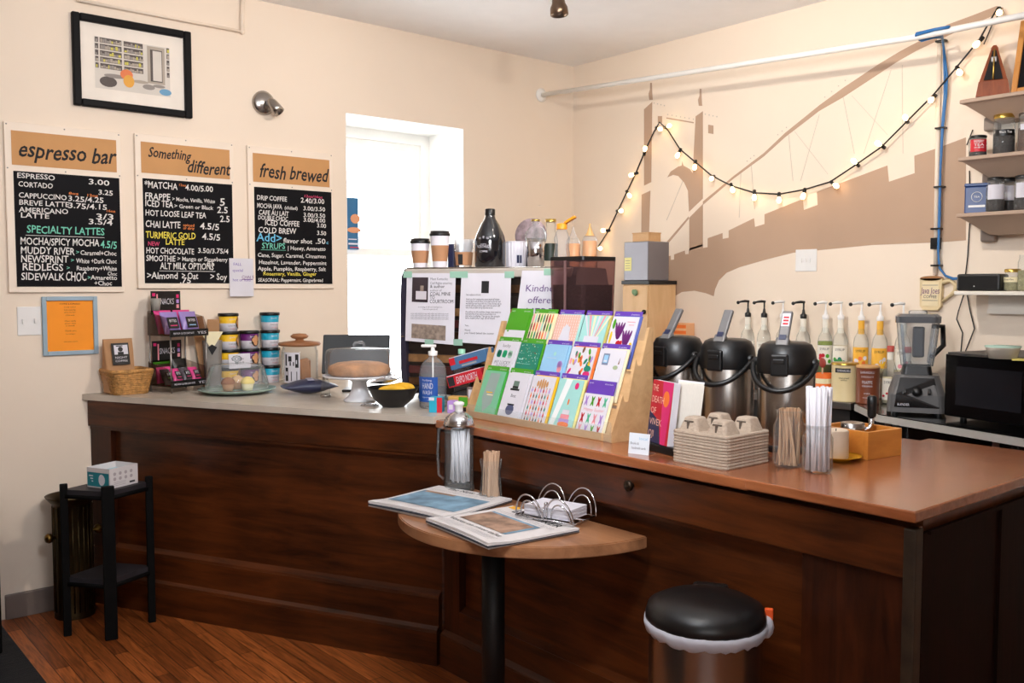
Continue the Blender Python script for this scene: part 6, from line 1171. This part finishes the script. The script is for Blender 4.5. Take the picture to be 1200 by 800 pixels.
lf(-d2+.003, d2-.003, .006, .068, 1); o.add([(-w2-.001, -.02+.017*math.cos(a)*(1 if math.cos(a) > 0 else 1.3), .037+.025*math.sin(a)) for a in [2*PI*i/14 for i in range(14)]], [list(range(14))[::-1]], 2)
for k in range(3): lf(.03, .055-.008*k, .05-.012*k, .055-.012*k, 2, 1)
for i in range(4):
    for j in range(2): o.add([(-.05+.03*i+.008*math.cos(a), -d2-.0008, .062-.022*j+.008*math.sin(a)) for a in [2*PI*k/10 for k in range(10)]], [list(range(10))], 3)
for k in range(3): o.rect(-.055, .01, .01+.007*k, .012+.007*k, -d2-.0008, 3)
o.rect(.03, .06, .01, .018, -d2-.0008, 4)
o.build('box_body', [bx, tl, paper, mat('print_grey', (170, 160, 162), .7), ink], t)
MB().box(-w2+.004, w2-.004, -d2+.004, d2-.004, .003, .062, bev=.006).build('masks', mat('pale_blue_masks', (180, 214, 226), .8, bump=.4), t)
t = thing('brass_bin', 'aged brass umbrella bin with knob handles behind the black stand', 'umbrella stand', (1.150, 4.545, 0), R(10))
b = MB(); b.cap = False; n = 40
b.lathe([(.087, .0), (.087, .02), (.083, .03), (.083, .525), (.09, .535), (.112, .56), (.114, .566), (.108, .563), (.084, .54), (.078, .53), (.078, .02), (0, .02)], seg=44)
b.build('body', mat('dark_brass', (70, 56, 34), .38, .9, var=.3, vscale=14), t)
fl = MB()
for k in range(22):
    a = 2*PI*k/22; fl.tube([(.0835*math.cos(a), .0835*math.sin(a), .03), (.0835*math.cos(a), .0835*math.sin(a), .52)], .004, 5)
fl.build('fluting', MATS['dark_brass'], t)
for s in (-1, 1): MB().lathe([(.008, 0), (.008, .012), (.02, .02), (.023, .032), (.016, .044), (0, .048)], (0, 0, 0), 18, 0, Ry(s*.083, -.01, .385, ry=s*PI/2)).build('knob_handle', brass, t)
tag(MB().box(-1.4, .85, 1.5, 4.58, .001, .014, bev=.005).build('floor_mat', mat('black_ribbed_mat', (14, 15, 20), .7, bump=.8, bscale=30, stretch=(.1, 12, 1))), 'black ribbed floor mat at the lower left corner', 'mat')
t = thing('black_cabinet', 'low black cabinet at the far left edge beside the wall', 'cabinet', (.315, 4.32, .0145)); MB().box(-.4, .452, -.2, .34, .03, .585, bev=.008).build('case', bw, t); MB().box(-.37, -.0, -.215, -.2, .06, .56, bev=.004).build('door', bw, t); MB().box(.03, .42, -.215, -.2, .06, .56, bev=.004).build('door', bw, t)
for x in (-.37, .42):
    for y in (-.17, .31): MB().box(x-.02, x+.02, y-.02, y+.02, 0, .03).build('foot', bw, t)

# ------------------------------------------------------------------ pieces that belong to a part hang under that part
def nest(root, child, part):
    for r in list(C.objects):
        if r.parent is None and r.name.split('.')[0] == root:
            ps = [o for o in r.children if o.name.split('.')[0] == part]
            for o in list(r.children):
                if ps and o.name.split('.')[0] == child: o.parent = ps[0]
for a in (('bar_counter', 'knob', 'frieze_board'), ('microwave', 'door_window', 'door'), ('microwave', 'handle', 'door'), ('metronome', 'weight', 'pendulum'), ('wooden_cabinet', 'knob', 'door'), ('wooden_cabinet', 'magnet', 'door'),
          ('thermal_pot', 'lever_mark', 'lever'), ('thermal_pot', 'lever_label', 'lever'), ('thermal_pot', 'pivot', 'bail_handle'), ('blender', 'jar_lid', 'jar'), ('blender', 'lid_plug', 'jar'), ('blender', 'jar_handle', 'jar'), ('blender', 'jar_rib', 'jar'),
          ('blender', 'dial', 'control_panel'), ('blender', 'switch', 'control_panel'), ('light_switch', 'toggle', 'plate'), ('outlet_cover', 'toggle', 'plate'), ('cake_dome', 'knob', 'cover'), ('cake_stand', 'knob', 'cover'), ('trash_bin', 'drawstring', 'liner'),
          ('straw_dispenser', 'knob', 'lid'), ('menu_board', 'screw', 'frame'), ('syrup_bottle', 'spout', 'pump'), ('syrup_bottle', 'spout_cap', 'pump'), ('squeeze_bottle', 'flip_lid', 'cap'), ('soap_bottle', 'dip_tube', 'pump_head'), ('greeting_card', 'header_tab', 'envelope')): nest(*a)
for r_, p_, l_ in (('thermal_pot', 'lever', 'grey pump lever'), ('soap_bottle', 'label', 'blue printed label'), ('trash_bin', 'lid', 'domed black lid'), ('trash_bin', 'liner', 'white plastic liner edge'), ('trash_bin', 'drawstring', 'orange drawstring end'), ('cookie_jar', 'lid', 'brown wooden lid'), ('squeeze_bottle', 'cap', 'orange flip cap'), ('espresso_machine', 'side_panel', 'dark navy side panel')):
    for o in C.objects:
        if o.parent and o.name.split('.')[0] == p_ and (o.parent.name.split('.')[0] == r_ or (o.parent.parent and o.parent.parent.name.split('.')[0] == r_)): o['label'] = l_
# ------------------------------------------------------------------ thin steam rising from the machine towards the ceiling
def steam_mat():
    m = bpy.data.materials.new('steam'); m.use_nodes = True; nt = m.node_tree; nt.nodes.remove(nt.nodes['Principled BSDF'])
    v = nt.nodes.new('ShaderNodeVolumeScatter'); v.inputs['Color'].default_value = (1, 1, 1, 1); v.inputs['Anisotropy'].default_value = .2
    tc = nt.nodes.new('ShaderNodeTexCoord'); n = nt.nodes.new('ShaderNodeTexNoise'); n.inputs['Scale'].default_value = 5; n.inputs['Detail'].default_value = 4; n.inputs['Distortion'].default_value = .8
    nt.links.new(tc.outputs['Object'], n.inputs[0]); r = nt.nodes.new('ShaderNodeMapRange'); r.inputs[1].default_value = .45; r.inputs[2].default_value = .75; r.inputs[3].default_value = 0; r.inputs[4].default_value = 1.1
    nt.links.new(n.outputs[0], r.inputs[0]); nt.links.new(r.outputs[0], v.inputs['Density']); nt.links.new(v.outputs[0], nt.nodes['Material Output'].inputs['Volume']); return m
q = atn(640, NM+.25, MT+.28); b = MB(); rings = []
for i in range(9):
    v = i/8; rr = .004+.14*math.sin(PI*(.02+.95*v)); rings.append([(.05*math.sin(4*v)+rr*math.cos(2*PI*k/14), .04*math.cos(3*v)+rr*math.sin(2*PI*k/14), v*(CEIL-MT-.36)) for k in range(14)])
loft(b, rings); o = b.build('steam', steam_mat(), None, q); tag(o, 'faint white steam drifting up from the espresso machine', 'steam'); o['kind'] = 'stuff'
